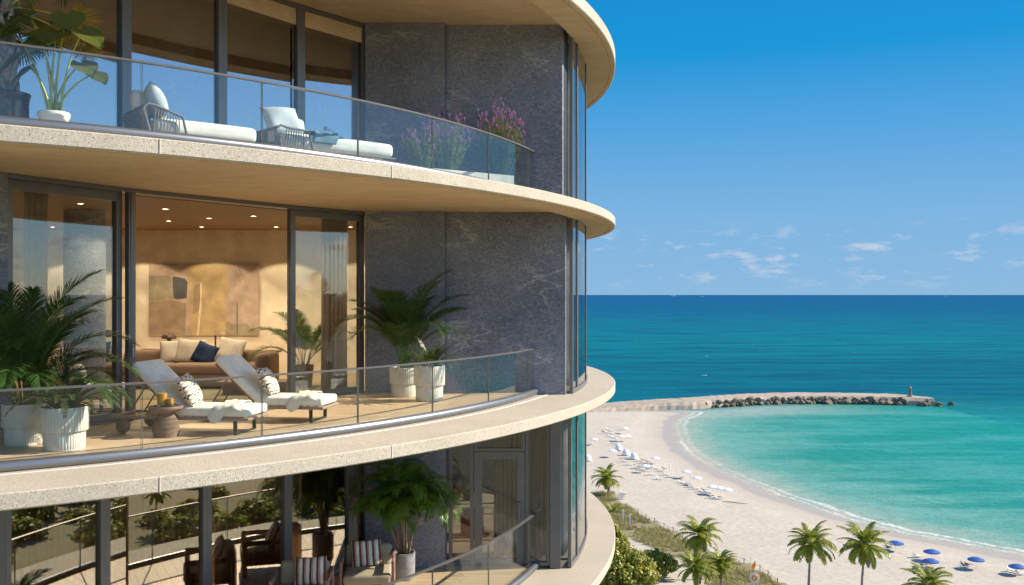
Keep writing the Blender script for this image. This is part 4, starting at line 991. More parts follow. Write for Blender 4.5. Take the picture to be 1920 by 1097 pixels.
# ---------------------------------------------------------------- lower balcony
def armchair(loc, rz, label):
    t = thing('armchair', label, 'armchair', loc, rz, 'wooden armchairs on the lower balcony')
    for s in (-1, 1):
        m = MB(); y0, y1 = -.42, .40
        rbox(m, (s*.43, (y0+y1)/2, .60), (.055, y1-y0, .09), .02); rbox(m, (s*.43, y0+.04, .30), (.055, .09, .60), .02); rbox(m, (s*.43, y1-.04, .33), (.055, .09, .62), .02); rbox(m, (s*.43, (y0+y1)/2, .24), (.05, y1-y0, .08), .02)
        m.build('arm_frame', [M['mocha_wood']], t, sharp=0)
    m = MB(); rbox(m, (0, 0, .23), (.81, .76, .07), .02); rbox(m, (0, .38, .5), (.81, .05, .44), .02); m.build('seat_frame', [M['mocha_wood']], t, sharp=0)
    m = MB(); rbox(m, (0, -.05, .345), (.79, .80, .165), .05, puff=.02); m.build('seat_cushion', [M['olive_fab']], t, sharp=0)
    m = MB(); rbox(m, (0, .27, .58), (.79, .19, .40), .09, mat=Matrix.Rotation(R(-8), 4, 'X')); m.build('back_cushion', [M['olive_fab']], t, sharp=0)
    return t
a1 = FL(690, 16.3, DD); a2 = FL(567, 15.25, DD)
armchair(a1, R(6), 'wooden armchair with olive cushions next to the tall potted palm'); armchair(a2, R(4), 'wooden armchair with olive cushions on the left, mostly below the picture edge')
pillow('striped_cushion', 'brown and white striped cushion on the armchair next to the tall potted palm', M['stripe'], a1+Vector((-.02, .02, .435)), .52, .46, .16, R(8), 66, .06, 5)
pillow('striped_cushion', 'brown and white striped cushion on the left armchair', M['stripe'], a2+Vector((.12, .02, .435)), .52, .46, .16, R(4), 66, .04, 6)
p = FL(757, 17.15, DD); rng = random.Random(77)
t = thing('potted_palm', 'tall clumping palm with bare canes in a grey concrete pot on the lower balcony', 'potted palm', p)
m = MB(); m.lathe([(0, .003), (.19, .003), (.20, .02), (.205, .47), (.20, .475), (.185, .475), (.18, .42)], 40); m.build('pot', [M['grey_pot']], t, sharp=40)
m = MB(); m.lathe([(0, .43), (.182, .42)], 24); m.build('soil', [M['soil']], t)
cn = MB(); lf = MB()
for i in range(13):
    a = i*2.39996; tp_ = Vector((.34*math.cos(a)*rng.uniform(.3, 1), .26*math.sin(a)*rng.uniform(.3, 1), rng.uniform(.98, 1.45))); b = Vector((.11*math.cos(a)*rng.random(), .11*math.sin(a)*rng.random(), .42))
    pts = [b.lerp(tp_, s)+Vector((math.cos(a), math.sin(a), 0))*-.03*math.sin(PI*s) for s in [k_/8 for k_ in range(9)]]
    cn.tube(pts, [.017-.004*k_/8 for k_ in range(9)], 7, 0)
    for j in range(7):
        az_ = a+rng.uniform(-1.5, 1.5)+j*2*PI/7; frond(lf, tp_, az_, rng.uniform(.75, 1.15), R(rng.uniform(28, 88)), R(rng.uniform(110, 175)), 58, .27, .0145, rng, 0, 0, .10, .12, .8, .006, 3, .6)
cn.build('cane', [M['cane']], t, sharp=0); lf.build('foliage', [M['areca_bright']], t, sharp=0)
p = FL(-40, 11.3, DD); pm, so = lathe_pot(fluted_pot(.5, .25), p, None, .45, .22, ribs=44)
plant_thing('potted_palm', 'palm reaching in from the bottom left corner of the lower balcony', 'potted palm', p, pm, so, M['stone_pot'], areca((0, 0, .44), 31, 1.6, 22, n=66, spread=1.3), [M['areca'], M['areca_bright']])
# dining room
q = Vector(((884-960)*20.2/F, 20.2, DD))
t = thing('dining_table', 'round pale dining table seen through the lower floor windows', 'table', q)
m = MB(); m.lathe([(0, .70), (.62, .70), (.68, .72), (.68, .745), (.66, .755), (0, .755)], 56); m.build('table_top', [M['pale_wood']], t, sharp=40)
for k_ in range(3):
    m = MB(); a = k_*2*PI/3+.4; m.lathe([(0, .001), (.10, .001), (.10, .70), (0, .70)], 24, c=(.17*math.cos(a), .17*math.sin(a), 0)); m.build('pedestal', [M['red_wood']], t, sharp=40)
vq = q+Vector((-.08, -.1, .757)); m = MB()
m.lathe([(0, .002), (.075, .002), (.085, .03), (.105, .14), (.11, .18), (.09, .21), (0, .215)], 32)
for s in (-1, 1): m.tube([(s*.05, 0, .17), (s*.085, 0, .24), (s*.095, 0, .32), (s*.08, 0, .38)], [.06, .055, .048, .05], 14)
tag(m.build('vase', [M['black']], loc=vq, sharp=45), 'dark two-necked vase on the round dining table', 'vase')
def dchair(loc, rz, label):
    t = thing('dining_chair', label, 'chair', loc, rz, 'chairs round the dining table')
    m = MB(); rbox(m, (0, 0, .44), (.46, .46, .07), .03); m.build('seat', [M['beige_fab']], t, sharp=0)
    m = MB(); rbox(m, (0, .22, .68), (.46, .05, .22), .024); m.build('backrest', [M['red_wood']], t, sharp=0)
    for x in (-.2, .2):
        for y in (-.19, .21):
            m = MB(); m.tube([(x, y, .001), (x*.95, y*.98, .43 if y < 0 else .78)], .02, 8); m.build('leg', [M['red_wood']], t)
dchair(q+Vector((.75, .15, 0)), R(-100), 'dining chair right of the round table, by the balcony door'); dchair(q+Vector((-.3, .98, 0)), R(10), 'dining chair on the far side of the round table')
dchair(q+Vector((-.95, -.1, 0)), R(95), 'dining chair on the left of the round table')
# ---------------------------------------------------------------- shore, ground, sea
GZ = .8
shore = [(-9000, 1400), (-700, 520), (-200, 432), (33, 418), (52, 415), (66, 412)]
for px, py in ((1301, 773), (1275, 783), (1266, 795), (1268, 815), (1273, 830), (1285, 845), (1313, 864), (1349, 884), (1384, 898), (1415, 910), (1451, 928), (1498, 942), (1545, 958), (1590, 972), (1640, 986), (1690, 999), (1765, 1013), (1840, 1028), (1915, 1043)):
    q = G(px, py, 0); shore.append((q.x, q.y))
shore += [(121, 160), (150, 155), (190, 165), (260, 200), (420, 250), (1200, 280), (9000, 300)]
landpoly = np.array(shore+[(-9000, -9000)])
def sdist(X, Y):                    # + on land, - at sea
    X = np.asarray(X, float); Y = np.asarray(Y, float); d = np.full(X.shape, 1e9); ins = np.zeros(X.shape, bool)
    n = len(landpoly)
    for i in range(n):
        ax, ay = landpoly[i]; bx, by = landpoly[(i+1) % n]
        if i < len(shore)-1:
            L2_ = (bx-ax)**2+(by-ay)**2; t = np.clip(((X-ax)*(bx-ax)+(Y-ay)*(by-ay))/L2_, 0, 1)
            d = np.minimum(d, np.hypot(X-ax-t*(bx-ax), Y-ay-t*(by-ay)))
        c = ((ay > Y) != (by > Y)) & (X < (bx-ax)*(Y-ay)/((by-ay) if by != ay else 1e-9)+ax); ins ^= c
    return np.where(ins, d, -d)
def axis(*parts):
    o = []
    for p_ in parts: o += list(p_)
    return np.array(sorted(set(o)))
def grid_obj(name, xs, ys, zf, attrs, mat):
    X, Y = np.meshgrid(xs, ys); Z = zf(X, Y); nx, ny = len(xs), len(ys)
    me = bpy.data.meshes.new(name); idx = np.arange(nx*ny).reshape(ny, nx)
    fs = np.stack([idx[:-1, :-1], idx[:-1, 1:], idx[1:, 1:], idx[1:, :-1]], -1).reshape(-1, 4)
    me.from_pydata(np.stack([X, Y, Z], -1).reshape(-1, 3).tolist(), [], fs.tolist())
    for k_, fn in attrs.items():
        a = me.attributes.new(k_, 'FLOAT', 'POINT'); a.data.foreach_set('value', np.asarray(fn(X, Y), np.float32).ravel())
    me.polygons.foreach_set('use_smooth', [True]*len(fs)); me.materials.append(mat); o = bpy.data.objects.new(name, me); COL.objects.link(o); o['kind'] = 'structure'; return o
# breakwater line (bay-side waterline to the tip)
bw_px = [(1040, 782), (1110, 777), (1180, 773), (1240, 770), (1300, 769), (1360, 764), (1420, 760), (1480, 758), (1540, 757.5), (1600, 758), (1660, 759), (1720, 761), (1760, 762.5)]
bw = [G(a, b, 0) for a, b in bw_px]; bwx = np.array([q.x for q in bw]); bwy = np.array([q.y for q in bw])
def outer(X, Y):
    yb = np.interp(X, bwx, bwy); s = np.clip((Y-(yb-10))/np.where(X > bwx[-1], 60, 20), 0, 1)
    return np.where(X > bwx[-1], np.clip((Y-(yb-120+np.clip(X-bwx[-1], 0, 300)*-.25))/210, 0, 1), s)
def smooth(a, b, x): t = np.clip((x-a)/(b-a), 0, 1); return t*t*(3-2*t)
def gz(X, Y):
    s = sdist(X, Y)
    z = np.where(s < 0, np.maximum(s*.05, -5), GZ*smooth(0, 22, s))
    bump_ = .12*np.sin(X*.31+1.3*np.sin(Y*.13))*np.sin(Y*.23+X*.07)+.35*smooth(45, 62, s)*(1+.6*np.sin(X*.11)*np.sin(Y*.09+1))
    return z+np.where(s > 6, bump_*smooth(6, 20, s), 0)
k = N('sand'); at = k.n('ShaderNodeAttribute', attribute_name='shore').outputs['Fac']; v = k.coord('Object')
c = k.mix(k.ramp(k.noise(v, .05, 6, .6), [(.3, 0), (.7, 1)]), (.47, .425, .355), (.53, .485, .415))
c = k.mix(k.ramp(k.noise(v, .9, 5, .7), [(.42, .55), (.58, 0)]), c, (.38, .33, .27))
trk = k.noise(k.coord('Object', (.12, 1, 1), (0, 0, R(-52))), .55, 4, .7); c = k.mix(k.math('MULTIPLY', k.ramp(trk, [(.36, .35), (.46, 0)]), k.ramp(k.noise(v, .03, 2), [(.4, .2), (.6, 1)])), c, (.40, .345, .28))
ripple = k.noise(k.coord('Object', (1, 1, 1)), 1.6, 5, .75)
wetn = k.math('ADD', at, k.math('MULTIPLY', k.math('SUBTRACT', k.noise(v, .10, 4), .5), 5))
damp = k.ramp(k.math('DIVIDE', wetn, 40), [(.15, 1), (.36, 0)])
c = k.mix(k.math('MULTIPLY', damp, .55), c, (.38, .335, .28))
wet = k.ramp(k.math('DIVIDE', wetn, 40), [(.105, 1), (.135, 0)])
c = k.mix(wet, c, (.39, .34, .29))
# wrack line of dried seaweed
wl = k.math('ADD', at, k.math('MULTIPLY', k.math('SUBTRACT', k.noise(v, .06, 5, .7), .5), 9))
wr = k.math('MULTIPLY', k.ramp(k.math('ABSOLUTE', k.math('SUBTRACT', wl, 18)), [(0.0, 1), (.7, 0)]), k.ramp(k.noise(v, .8, 4, .8), [(.52, 0), (.6, 1)]))
wr = k.math('MULTIPLY', wr, k.ramp(k.noise(v, .022, 3), [(.42, .15), (.58, 1)]))
c = k.mix(k.math('MULTIPLY', wr, .8), c, (.26, .19, .13))
veg = k.n('ShaderNodeAttribute', attribute_name='veg').outputs['Fac']
vg = k.math('ADD', veg, k.math('MULTIPLY', k.math('SUBTRACT', k.noise(v, .25, 5), .5), .8))
gcol = k.mix(k.noise(v, 1.2, 4), (.13, .125, .045), (.25, .21, .10))
c = k.mix(k.ramp(vg, [(.4, 0), (.6, .85)]), c, gcol)
rg = k.mix(wet, (.9, .9, .9), (.42, .42, .42))
M['sand'] = k.done(k.pr(c, rg, 0, k.bump(ripple, .5, .12), .3))
gpoly = [G(a, b, GZ+.2) for a, b in ((1150, 922), (1175, 946), (1195, 964), (1215, 974), (1260, 997), (1310, 1021), (1345, 1041), (1395, 1057), (1430, 1074), (1460, 1096), (1500, 1128), (1400, 1170), (1345, 1110), (1300, 1064), (1270, 1046), (1230, 1030), (1180, 1008), (1120, 985), (1060, 960), (1100, 925))]
gp_ = np.array([(q.x, q.y) for q in gpoly])
def inpoly(X, Y, pl_=gp_):
    ins = np.zeros(np.shape(X), bool)
    for i in range(len(pl_)):
        ax, ay = pl_[i]; bx, by = pl_[(i+1) % len(pl_)]
        ins ^= ((ay > Y) != (by > Y)) & (X < (bx-ax)*(Y-ay)/((by-ay) if by != ay else 1e-9)+ax)
    return ins
def vegmask(X, Y):
    a = inpoly(X, Y)*1.0; b = smooth(46, 56, sdist(X, Y))*(smooth(120, 100, Y-np.maximum(X-110, 0)*.5))
    p_ = np.abs((X*.5-Y*.9+18)) < 7
    return np.maximum(a, b*np.where(p_, .0, .8))
xs = axis(np.arange(-60, 300, 3.0), [-9000, -3000, -1200, -600, -300, -150, -100, 330, 400, 600, 1200, 3000, 9000]); ys = axis(np.arange(-120, 480, 3.0), [-9000, -3000, -1200, -600, -300, -180, 560, 700, 1200, 2000])
grid_obj('beach', xs, ys, gz, {'shore': sdist, 'veg': vegmask}, M['sand'])
k = N('sea_water'); v = k.coord('Object')
dp = k.n('ShaderNodeAttribute', attribute_name='off').outputs['Fac']; ot = k.n('ShaderNodeAttribute', attribute_name='outer').outputs['Fac']
dn = k.math('ADD', dp, k.math('MULTIPLY', k.math('SUBTRACT', k.noise(k.coord('Object', (1, 1.6, 1)), .03, 5), .5), 18))
bay = k.ramp(k.math('DIVIDE', dn, 260), [(.0, (.40, .38, .32)), (.02, (.26, .35, .30)), (.06, (.13, .315, .275)), (.2, (.05, .265, .24)), (.45, (.012, .235, .235)), (.9, (.002, .195, .24))])
# swell streaks in the bay: rolling bands of deeper green
wv = k.n('ShaderNodeTexWave', {'Vector': k.coord('Object', (1, 1, 1), (0, 0, R(58))), 'Scale': .017, 'Distortion': 7, 'Detail': 3, 'Detail Scale': .6}, wave_type='BANDS', bands_direction='Y')
wv2 = k.noise(k.coord('Object', (.35, 1.5, 1), (0, 0, R(-17))), .045, 5, .62)
bay = k.mix(k.math('MULTIPLY', k.ramp(wv2, [(.42, .75), (.56, 0)]), k.ramp(k.math('DIVIDE', dn, 60), [(.15, 0), (.6, 1)])), bay, (.006, .205, .175))
bay = k.mix(k.math('MULTIPLY', k.ramp(wv2, [(.54, 0), (.72, .38)]), 1.0), bay, (.13, .34, .31))
shl = k.n('ShaderNodeAttribute', attribute_name='shoal').outputs['Fac']; bay = k.mix(k.math('MULTIPLY', shl, .75), bay, (.30, .36, .34))
geo = k.n('ShaderNodeNewGeometry'); py_ = k.n('ShaderNodeSeparateXYZ', {0: geo.outputs['Position']}).outputs[1]
deep = k.ramp(k.math('DIVIDE', k.math('LOGARITHM', k.math('MAXIMUM', py_, 10), 10), 5), [(.50, (.002, .17, .215)), (.53, (.001, .115, .165)), (.56, (.001, .108, .162)), (.60, (.001, .148, .195)), (.64, (.001, .128, .20)), (.70, (.001, .092, .205)), (.85, (.001, .075, .215))])
sk = k.noise(k.coord('Object', (.22, 1.0, 1)), .035, 6, .68); deep = k.mix(k.ramp(sk, [(.38, .7), (.52, 0)]), deep, (.001, .055, .115)); deep = k.mix(k.ramp(sk, [(.54, 0), (.68, .55)]), deep, (.002, .17, .24))
c = k.mix(k.ramp(k.math('ADD', ot, k.math('MULTIPLY', k.math('SUBTRACT', sk, .5), .3)), [(.1, 0), (.9, 1)]), bay, deep)
gr_ = k.ramp(k.noise(k.coord('Object', (.6, 1.3, 1)), .38, 5, .75), [(.3, .78), (.7, 1.16)]); c = k.mix(1.0, c, gr_, 'MULTIPLY')
# surf along the beach and a few whitecaps outside
fn = k.math('ADD', dp, k.math('MULTIPLY', k.math('SUBTRACT', k.noise(v, .05, 5, .65), .5), 7))
geoX = k.n('ShaderNodeSeparateXYZ', {0: geo.outputs['Position']}).outputs[0]
near = k.ramp(k.math('DIVIDE', geoX, 100), [(.62, .25), (.78, 1)])
f1 = k.ramp(k.math('ABSOLUTE', k.math('SUBTRACT', fn, 1.0)), [(.25, .8), (.8, 0)])
f2 = k.math('MULTIPLY', k.ramp(k.math('ABSOLUTE', k.math('SUBTRACT', fn, 3.6)), [(.5, 1), (2.4, 0)]), near)
lace = k.ramp(k.noise(v, .55, 6, .8), [(.40, 0), (.56, 1)])
gate = k.ramp(k.noise(v, .028, 3), [(.40, .2), (.56, 1)])
foam = k.math('MULTIPLY', k.math('ADD', k.math('MULTIPLY', f1, gate), f2, True), lace)
cap = k.math('MULTIPLY', k.ramp(k.noise(k.coord('Object', (.5, 1, 1)), .11, 4, .6), [(.715, 0), (.74, .9)]), ot)
foam = k.math('MAXIMUM', foam, k.math('MULTIPLY', cap, k.ramp(k.math('DIVIDE', py_, 2500), [(.3, 1), (.8, 0)])))
c = k.mix(foam, c, (.62, .62, .60))
hb = k.math('ADD', k.math('MULTIPLY', k.noise(k.coord('Object', (.45, 1, 1)), .22, 5, .62), 1.0), k.math('MULTIPLY', k.noise(v, 1.1, 4, .6), .25))
ro = k.mix(foam, (.22, .22, .22), (.8, .8, .8))
nb = k.bump(hb, .8, .9); lw_ = k.n('ShaderNodeLayerWeight', {'Blend': .5, 'Normal': nb})
rf = k.math('ADD', k.math('MULTIPLY', k.math('POWER', lw_.outputs['Facing'], 4), .075), .015)
df = k.n('ShaderNodeBsdfDiffuse', {'Color': c, 'Normal': nb}); gs = k.n('ShaderNodeBsdfGlossy', {'Color': (1, 1, 1, 1), 'Roughness': .22, 'Normal': nb})
M['sea'] = k.done(k.n('ShaderNodeMixShader', {0: rf, 1: df.outputs[0], 2: gs.outputs[0]}).outputs[0])
xs = axis(np.arange(20, 330, 3.0), [-60000, -20000, -8000, -3000, -1200, -500, -200, -100, -40, 360, 420, 520, 700, 1000, 1800, 4000, 9000, 20000, 60000])
ys = axis(np.arange(60, 520, 3.0), [-20000, -6000, -2000, -600, -200, -60, 0, 560, 640, 760, 1000, 1500, 2500, 5000, 12000, 30000, 80000])
grid_obj('sea', xs, ys, lambda X, Y: np.zeros(X.shape), {'off': lambda X, Y: -sdist(X, Y), 'outer': outer, 'shoal': lambda X, Y: np.exp(-((X-105)/42)**2-((np.interp(X, bwx, bwy)-Y-16)/20)**2)}, M['sea'])
# ---------------------------------------------------------------- breakwater
t = thing('breakwater', 'long curved rock breakwater with a flat pale top that closes the bay', 'breakwater')
def bwp(s): # along the bay-side waterline, s in 0..1
    x = bwx[0]+(bwx[-1]-bwx[0])*s; return Vector((x, float(np.interp(x, bwx, bwy)), 0))
m = MB(); n = 90; vs = []; rng = random.Random(2)
for i in range(n+1):
    s = i/n; p = bwp(s); w_ = 21*(1-.0*s); top = 3.1*min(1, .42+s*1.6); 
    if s > .93: w_ *= max(.25, 1-(s-.93)*6)
    j = lambda a: rng.uniform(-a, a)
    vs += [(p.x, p.y+1, -2), (p.x, p.y+3+j(.4), top*.6), (p.x, p.y+4.6+j(.5), top), (p.x, p.y+w_*.6, top+.12+j(.08)), (p.x, p.y+w_+j(.7), top+j(.1)), (p.x, p.y+w_+4, -2)]
m.add(vs, [(i*6+k_, (i+1)*6+k_, (i+1)*6+k_+1, i*6+k_+1) for i in range(n) for k_ in range(5)]+[tuple(range(5, -1, -1)), tuple(n*6+k_ for k_ in range(6))], 0, False)
m.build('pier_top', [M['pier_top']], t)
def rock_mesh(seed):
    b = bmesh.new(); bmesh.ops.create_icosphere(b, subdivisions=2, radius=1); rg = random.Random(seed); o = Vector((rg.uniform(0, 50),)*3)
    for vtx in b.verts:
        d = vtx.co.normalized(); q = d*1.2+o; h = mnoise.noise(q)*.45+mnoise.noise(q*2.3)*.18; vtx.co = d*(1+h); vtx.co.z *= .75
    pl = [(Vector((rg.uniform(-1, 1), rg.uniform(-1, 1), rg.uniform(-.3, 1))).normalized(), rg.uniform(.42, .7)) for _ in range(8)]
    for vtx in b.verts:
        for nn, dd in pl:
            e = vtx.co.dot(nn)-dd
            if e > 0: vtx.co -= nn*e
    me = bpy.data.meshes.new('boulder'); b.to_mesh(me); b.free(); me.materials.append(M['rock']); return me
rms = [rock_mesh(i) for i in range(6)]
for i in range(99):
    u = i/98; s = .40+.60*u**.88; p = bwp(min(1, s)); o = bpy.data.objects.new('boulder', rms[i % 6]); COL.objects.link(o); o.parent = t
    r = rng.choice((.8, 1.2, 1.6, 2.0, 2.6))*rng.uniform(.85, 1.1)*(.8+.3*s)
    if s < .48: r *= .7
    if u > .86: e = (u-.86)/.14; o.location = (p.x+rng.uniform(-4, 3)+7*e*e, p.y+rng.uniform(0, 11)*(1-.5*e), rng.uniform(.3, 2.6)*(1-.75*e))
    else: o.location = (p.x+rng.uniform(-1.2, 1.2), p.y+(1.0 if i % 2 else 3.0)+rng.uniform(-.6, .4), (.7 if i % 2 else 2.0)+rng.uniform(-.2, .35))
    o.rotation_euler = (rng.uniform(-.5, .5), rng.uniform(-.5, .5), rng.uniform(0, 6.3)); o.scale = (r*rng.uniform(1, 1.5), r, r*rng.uniform(.75, 1.0))
p = bwp(.955)+Vector((0, 9, 3.0)); t = thing('navigation_beacon', 'small rust-coloured light beacon standing near the tip of the breakwater', 'beacon', p)
m = MB(); m.lathe([(0, 0), (1.3, 0), (1.2, .9), (0, .9)], 16); m.build('plinth', [M['pier_top']], t, sharp=40)
m = MB(); m.lathe([(0, .9), (.75, .9), (.55, 3.2), (.8, 3.25), (.8, 3.4), (0, 3.4)], 14); m.build('tower_post', [M['mocha_wood']], t, sharp=40)
m = MB(); m.lathe([(0, 3.4), (.5, 3.4), (.5, 4.2), (.62, 4.25), (.1, 4.9), (0, 4.9)], 14); m.build('lantern', [M['teak']], t, sharp=40)
# ---------------------------------------------------------------- boats on the horizon
def ship(px, Y, L, mats, label, kind='cargo ship'):
    t = thing('cargo_ship' if kind == 'cargo ship' else 'motor_yacht', label, kind, ((px-960)*Y/F, Y, 0)); m = MB()
    h = L*.09; q = [(-.5*L, -.07*L), (.38*L, -.07*L), (.5*L, 0), (.38*L, .07*L), (-.5*L, .07*L)]; m.prism(q, -1, h); m.build('hull', [mats], t)
    m = MB(); m.box((-.33*L, 0, h+.08*L), (.16*L, .10*L, .16*L)); m.box((-.33*L, 0, h+.19*L), (.03*L, .03*L, .06*L)); m.box((.1*L, 0, h+.02*L), (.5*L, .10*L, .04*L)); m.build('superstructure', [M['white_paint']], t)
ship(1262, 27000, 150, M['hull'], 'cargo ship on the horizon, leftmost of the vessels'); ship(1317, 20000, 55, M['white_paint'], 'white motor yacht just below the horizon', 'yacht'); ship(1773, 26000, 60, M['white_paint'], 'tiny white yacht far out on the horizon, on the right', 'yacht')
# ---------------------------------------------------------------- coconut palms
def coco_palm(loc, H, Rc, seed, label, lean=(0, 0), group='coconut palms along the dune', nf=30):
    rng = random.Random(seed); t = thing('coconut_palm', label, 'palm tree', loc, 0, group)
    m = MB(); n = 14; pts = []; 
    for i in range(n+1):
        s = i/n; pts.append(Vector((lean[0]*s*s, lean[1]*s*s, H*s)))
    m.tube(pts, [.24*(1.35 if i == 0 else 1)*(1-.45*i/n) for i in range(n+1)], 10); m.build('trunk', [M['trunk']], t, sharp=0)
    lf = MB(); top = pts[-1]
    for i in range(nf):
        az = i*2.39996+rng.uniform(-.25, .25); q = (i+.5)/nf; el = R(82-112*q+rng.uniform(-8, 8))
        frond(lf, top+Vector((0, 0, .1)), az, Rc*rng.uniform(.9, 1.15)*(1.05 if q < .8 else .85), el, R(rng.uniform(65, 125))*(1-.3*q), 44, Rc*.27*rng.uniform(.8, 1.15), Rc*.030, rng, 0, 0, .12, -.05, 1.1, .05, 2, .45, rng.uniform(-.3, .3), lambda u: (math.sin(PI*min(1, .18+.78*u))**.6))
    for i in range(rng.randint(1, 4)):
        frond(lf, top+Vector((0, 0, -.1)), rng.uniform(0, 6.28), Rc*rng.uniform(.6, .85), R(rng.uniform(-55, -30)), R(40), 26, Rc*.2, Rc*.03, rng, 1, 1, .12, -.1, 1.3, .04, 2, .6)
    lf.build('crown', [M['coco'], M['dead']], t, sharp=0)
    return t
def palm_at(px, py_c, Y, Rpx, seed, label, lean=(0, 0), nf=31):
    x = (px-960)*Y/F; zc_ = CAMZ+(552-py_c)*Y/F; g_ = float(gz(np.array([x]), np.array([Y]))[0]); return coco_palm((x-lean[0], Y-lean[1], g_-.1), zc_-g_, Rpx*Y/F, seed, label, lean, nf=nf)
palm_at(1520, 1020, 150, 50, 1, 'coconut palm with a bare trunk, left of the palm under the blue parasol', (.35, 0)); palm_at(1622, 1022, 150, 52, 2, 'coconut palm whose crown touches a blue parasol', (.7, .3)); palm_at(1312, 1003, 165, 46, 3, 'coconut palm rising above the dune grass, tallest of its three neighbours', (-.2, .2))
palm_at(1304, 1066, 152, 44, 4, 'low bushy coconut palm directly below the tallest dune palm'); palm_at(1352, 1058, 156, 34, 5, 'small coconut palm just right of the low bushy one'); palm_at(1137, 897, 234, 30, 6, 'coconut palm beside the stacked white loungers', (-.5, 0)); palm_at(1150, 962, 215, 24, 7, 'low palm half hidden by the lowest balcony slab', nf=14)
palm_at(1742, 1098, 140, 52, 8, 'coconut palm at the bottom edge, only its top showing')
def veg_ok(x, y): return float(sdist(np.array([x]), np.array([y]))[0]) > 44
rng = random.Random(91)
spots = [(62, 118), (70, 100), (76, 84), (92, 60), (104, 44), (118, 22), (128, 8), (84, 40), (70, 60), (100, 12), (112, -14), (140, -16), (60, 84), (90, 20), (76, 22)]+[q_ for q_ in [(rng.uniform(100, 380), rng.uniform(-50, 140)) for _ in range(36)] if q_[0] > .62*q_[1]+15]
proto = None; i = 0
for x, y in spots:
    if not veg_ok(x, y): continue
    g_ = float(gz(np.array([x]), np.array([y]))[0])
    if proto is None: proto = coco_palm((x, y, g_), 9.0, 4.0, 21, 'coconut palm in the garden below, seen only as a reflection in the lower windows', (.6, .3), 'palms mirrored in the lower windows')
    else: dup(proto, (x, y, g_-.1), rng.uniform(0, 6.28), scale=rng.uniform(.75, 1.15))
# ---------------------------------------------------------------- sea grape and shrubs
def leaf_clump(m, c, r, n, rng, size, mi=0):
    for _ in range(n):
        d = Vector((rng.gauss(0, 1), rng.gauss(0, 1), rng.gauss(0, 1))).normalized(); q = c+d*r*rng.uniform(.55, 1.05)
        if rng.random() < .15: q = c+d*r*rng.uniform(1, 1.35)
        nn = (d+Vector((rng.uniform(-.7, .7), rng.uniform(-.7, .7), rng.uniform(-.1, .9)))).normalized(); s = nn.cross(Vector((rng.uniform(-1, 1), rng.uniform(-1, 1), rng.uniform(-1, 1)))).normalized(); u = s.cross(nn)
        z = size*rng.uniform(.7, 1.3)
        m.add([q-s*z*.5, q-s*z*.2+u*z*.42, q+s*z*.3+u*z*.36, q+s*z*.55, q+s*z*.3-u*z*.36, q-s*z*.2-u*z*.42], [(0, 1, 2, 3, 4, 5)], mi, False)
def broad_tree(name, loc, H, W, seed, label, cat, mat, size, nclump=60, per=90, group=None):
    rng = random.Random(seed); t = thing(name, label, cat, loc, 0, group); tr = MB(); lf = MB()
    tips = []
    for i in range(nclump):
        a = i*2.39996+rng.uniform(-.4, .4); q = math.sqrt((i+.5)/nclump); r = W/2*q; z = H*(.42+.50*(1-q**2.2))*rng.uniform(.82, 1.06); tips.append((Vector((r*math.cos(a), r*math.sin(a), z)), rng.uniform(.5, 1.0)*W*.105))
        if i % 3 == 0: tips.append((Vector((r*.9*math.cos(a+.5), r*.9*math.sin(a+.5), H*rng.uniform(.15, .45))), rng.uniform(.5, .9)*W*.10))
    tr.tube([(0, 0, -.2), (.1, .05, H*.2), (.05, .1, H*.42)], [.28, .22, .16], 9)
    for i, (c, r) in enumerate(tips):
        leaf_clump(lf, c, r, per, rng, size)
        if i % 2 == 0:
            b = Vector((0, 0, H*rng.uniform(.1, .4))); mid = b.lerp(c, .5)+Vector((0, 0, -.06*H)); tr.tube([b*(1-s)**2+mid*2*s*(1-s)+c*s*s for s in (0, .25, .5, .75, 1)], [.10, .08, .06, .045, .02], 5)
    tr.build('trunk', [M['branch']], t, sharp=0); lf.build('crown', [mat], t, sharp=0); return t
def at(px, py, Y):
    x = (px-960)*Y/F; return Vector((x, Y, float(gz(np.array([x]), np.array([Y]))[0])))
broad_tree('sea_grape_tree', at(1168, 0, 158), 7.2, 10.5, 1, 'large yellow-green sea grape tree below the edge of the lowest balcony', 'tree', M['grape'], .40, 80, 110)
broad_tree('sea_grape_tree', at(1228, 0, 166), 4.6, 7.5, 2, 'smaller sea grape tree right of the big one, beside the sandy path', 'tree', M['grape'], .36, 50, 80)
broad_tree('sea_grape_tree', at(1130, 0, 176), 7.6, 9, 3, 'sea grape tree behind the big one, mostly hidden by the lowest balcony', 'tree', M['grape'], .40, 60, 90)
# scrub of the dune garden to the right of the frame, mirrored in the lower windows
rng = random.Random(17); lf = MB()
for i in range(16):
    a = i*2.39996; q = math.sqrt((i+.5)/16); leaf_clump(lf, Vector((3*q*math.cos(a), 3*q*math.sin(a), 1.1+1.7*(1-q*q))), rng.uniform(.8, 1.2), 34, rng, .8)
base_v = np.array(lf.v); base_f = np.array(lf.f); V_, F_, n0 = [], [], 0
for i in range(330):
    x, y = rng.uniform(50, 380), rng.uniform(-50, 140)
    if x < .62*y+15 or not veg_ok(x, y): continue
    a, sc_ = rng.uniform(0, 6.28), rng.uniform(.7, 1.7); ca, sa = math.cos(a)*sc_, math.sin(a)*sc_
    V_.append(np.stack([base_v[:, 0]*ca-base_v[:, 1]*sa+x, base_v[:, 0]*sa+base_v[:, 1]*ca+y, base_v[:, 2]*sc_+.6], -1)); F_.append(base_f+n0); n0 += len(base_v)
me = bpy.data.meshes.new('garden_scrub'); me.from_pydata(np.concatenate(V_).tolist(), [], np.concatenate(F_).tolist()); me.materials.append(M['shrub']); o = bpy.data.objects.new('garden_scrub', me); COL.objects.link(o)
tag(o, 'dense green scrub of the garden below, mirrored in the lower windows', 'scrub', kind='stuff')
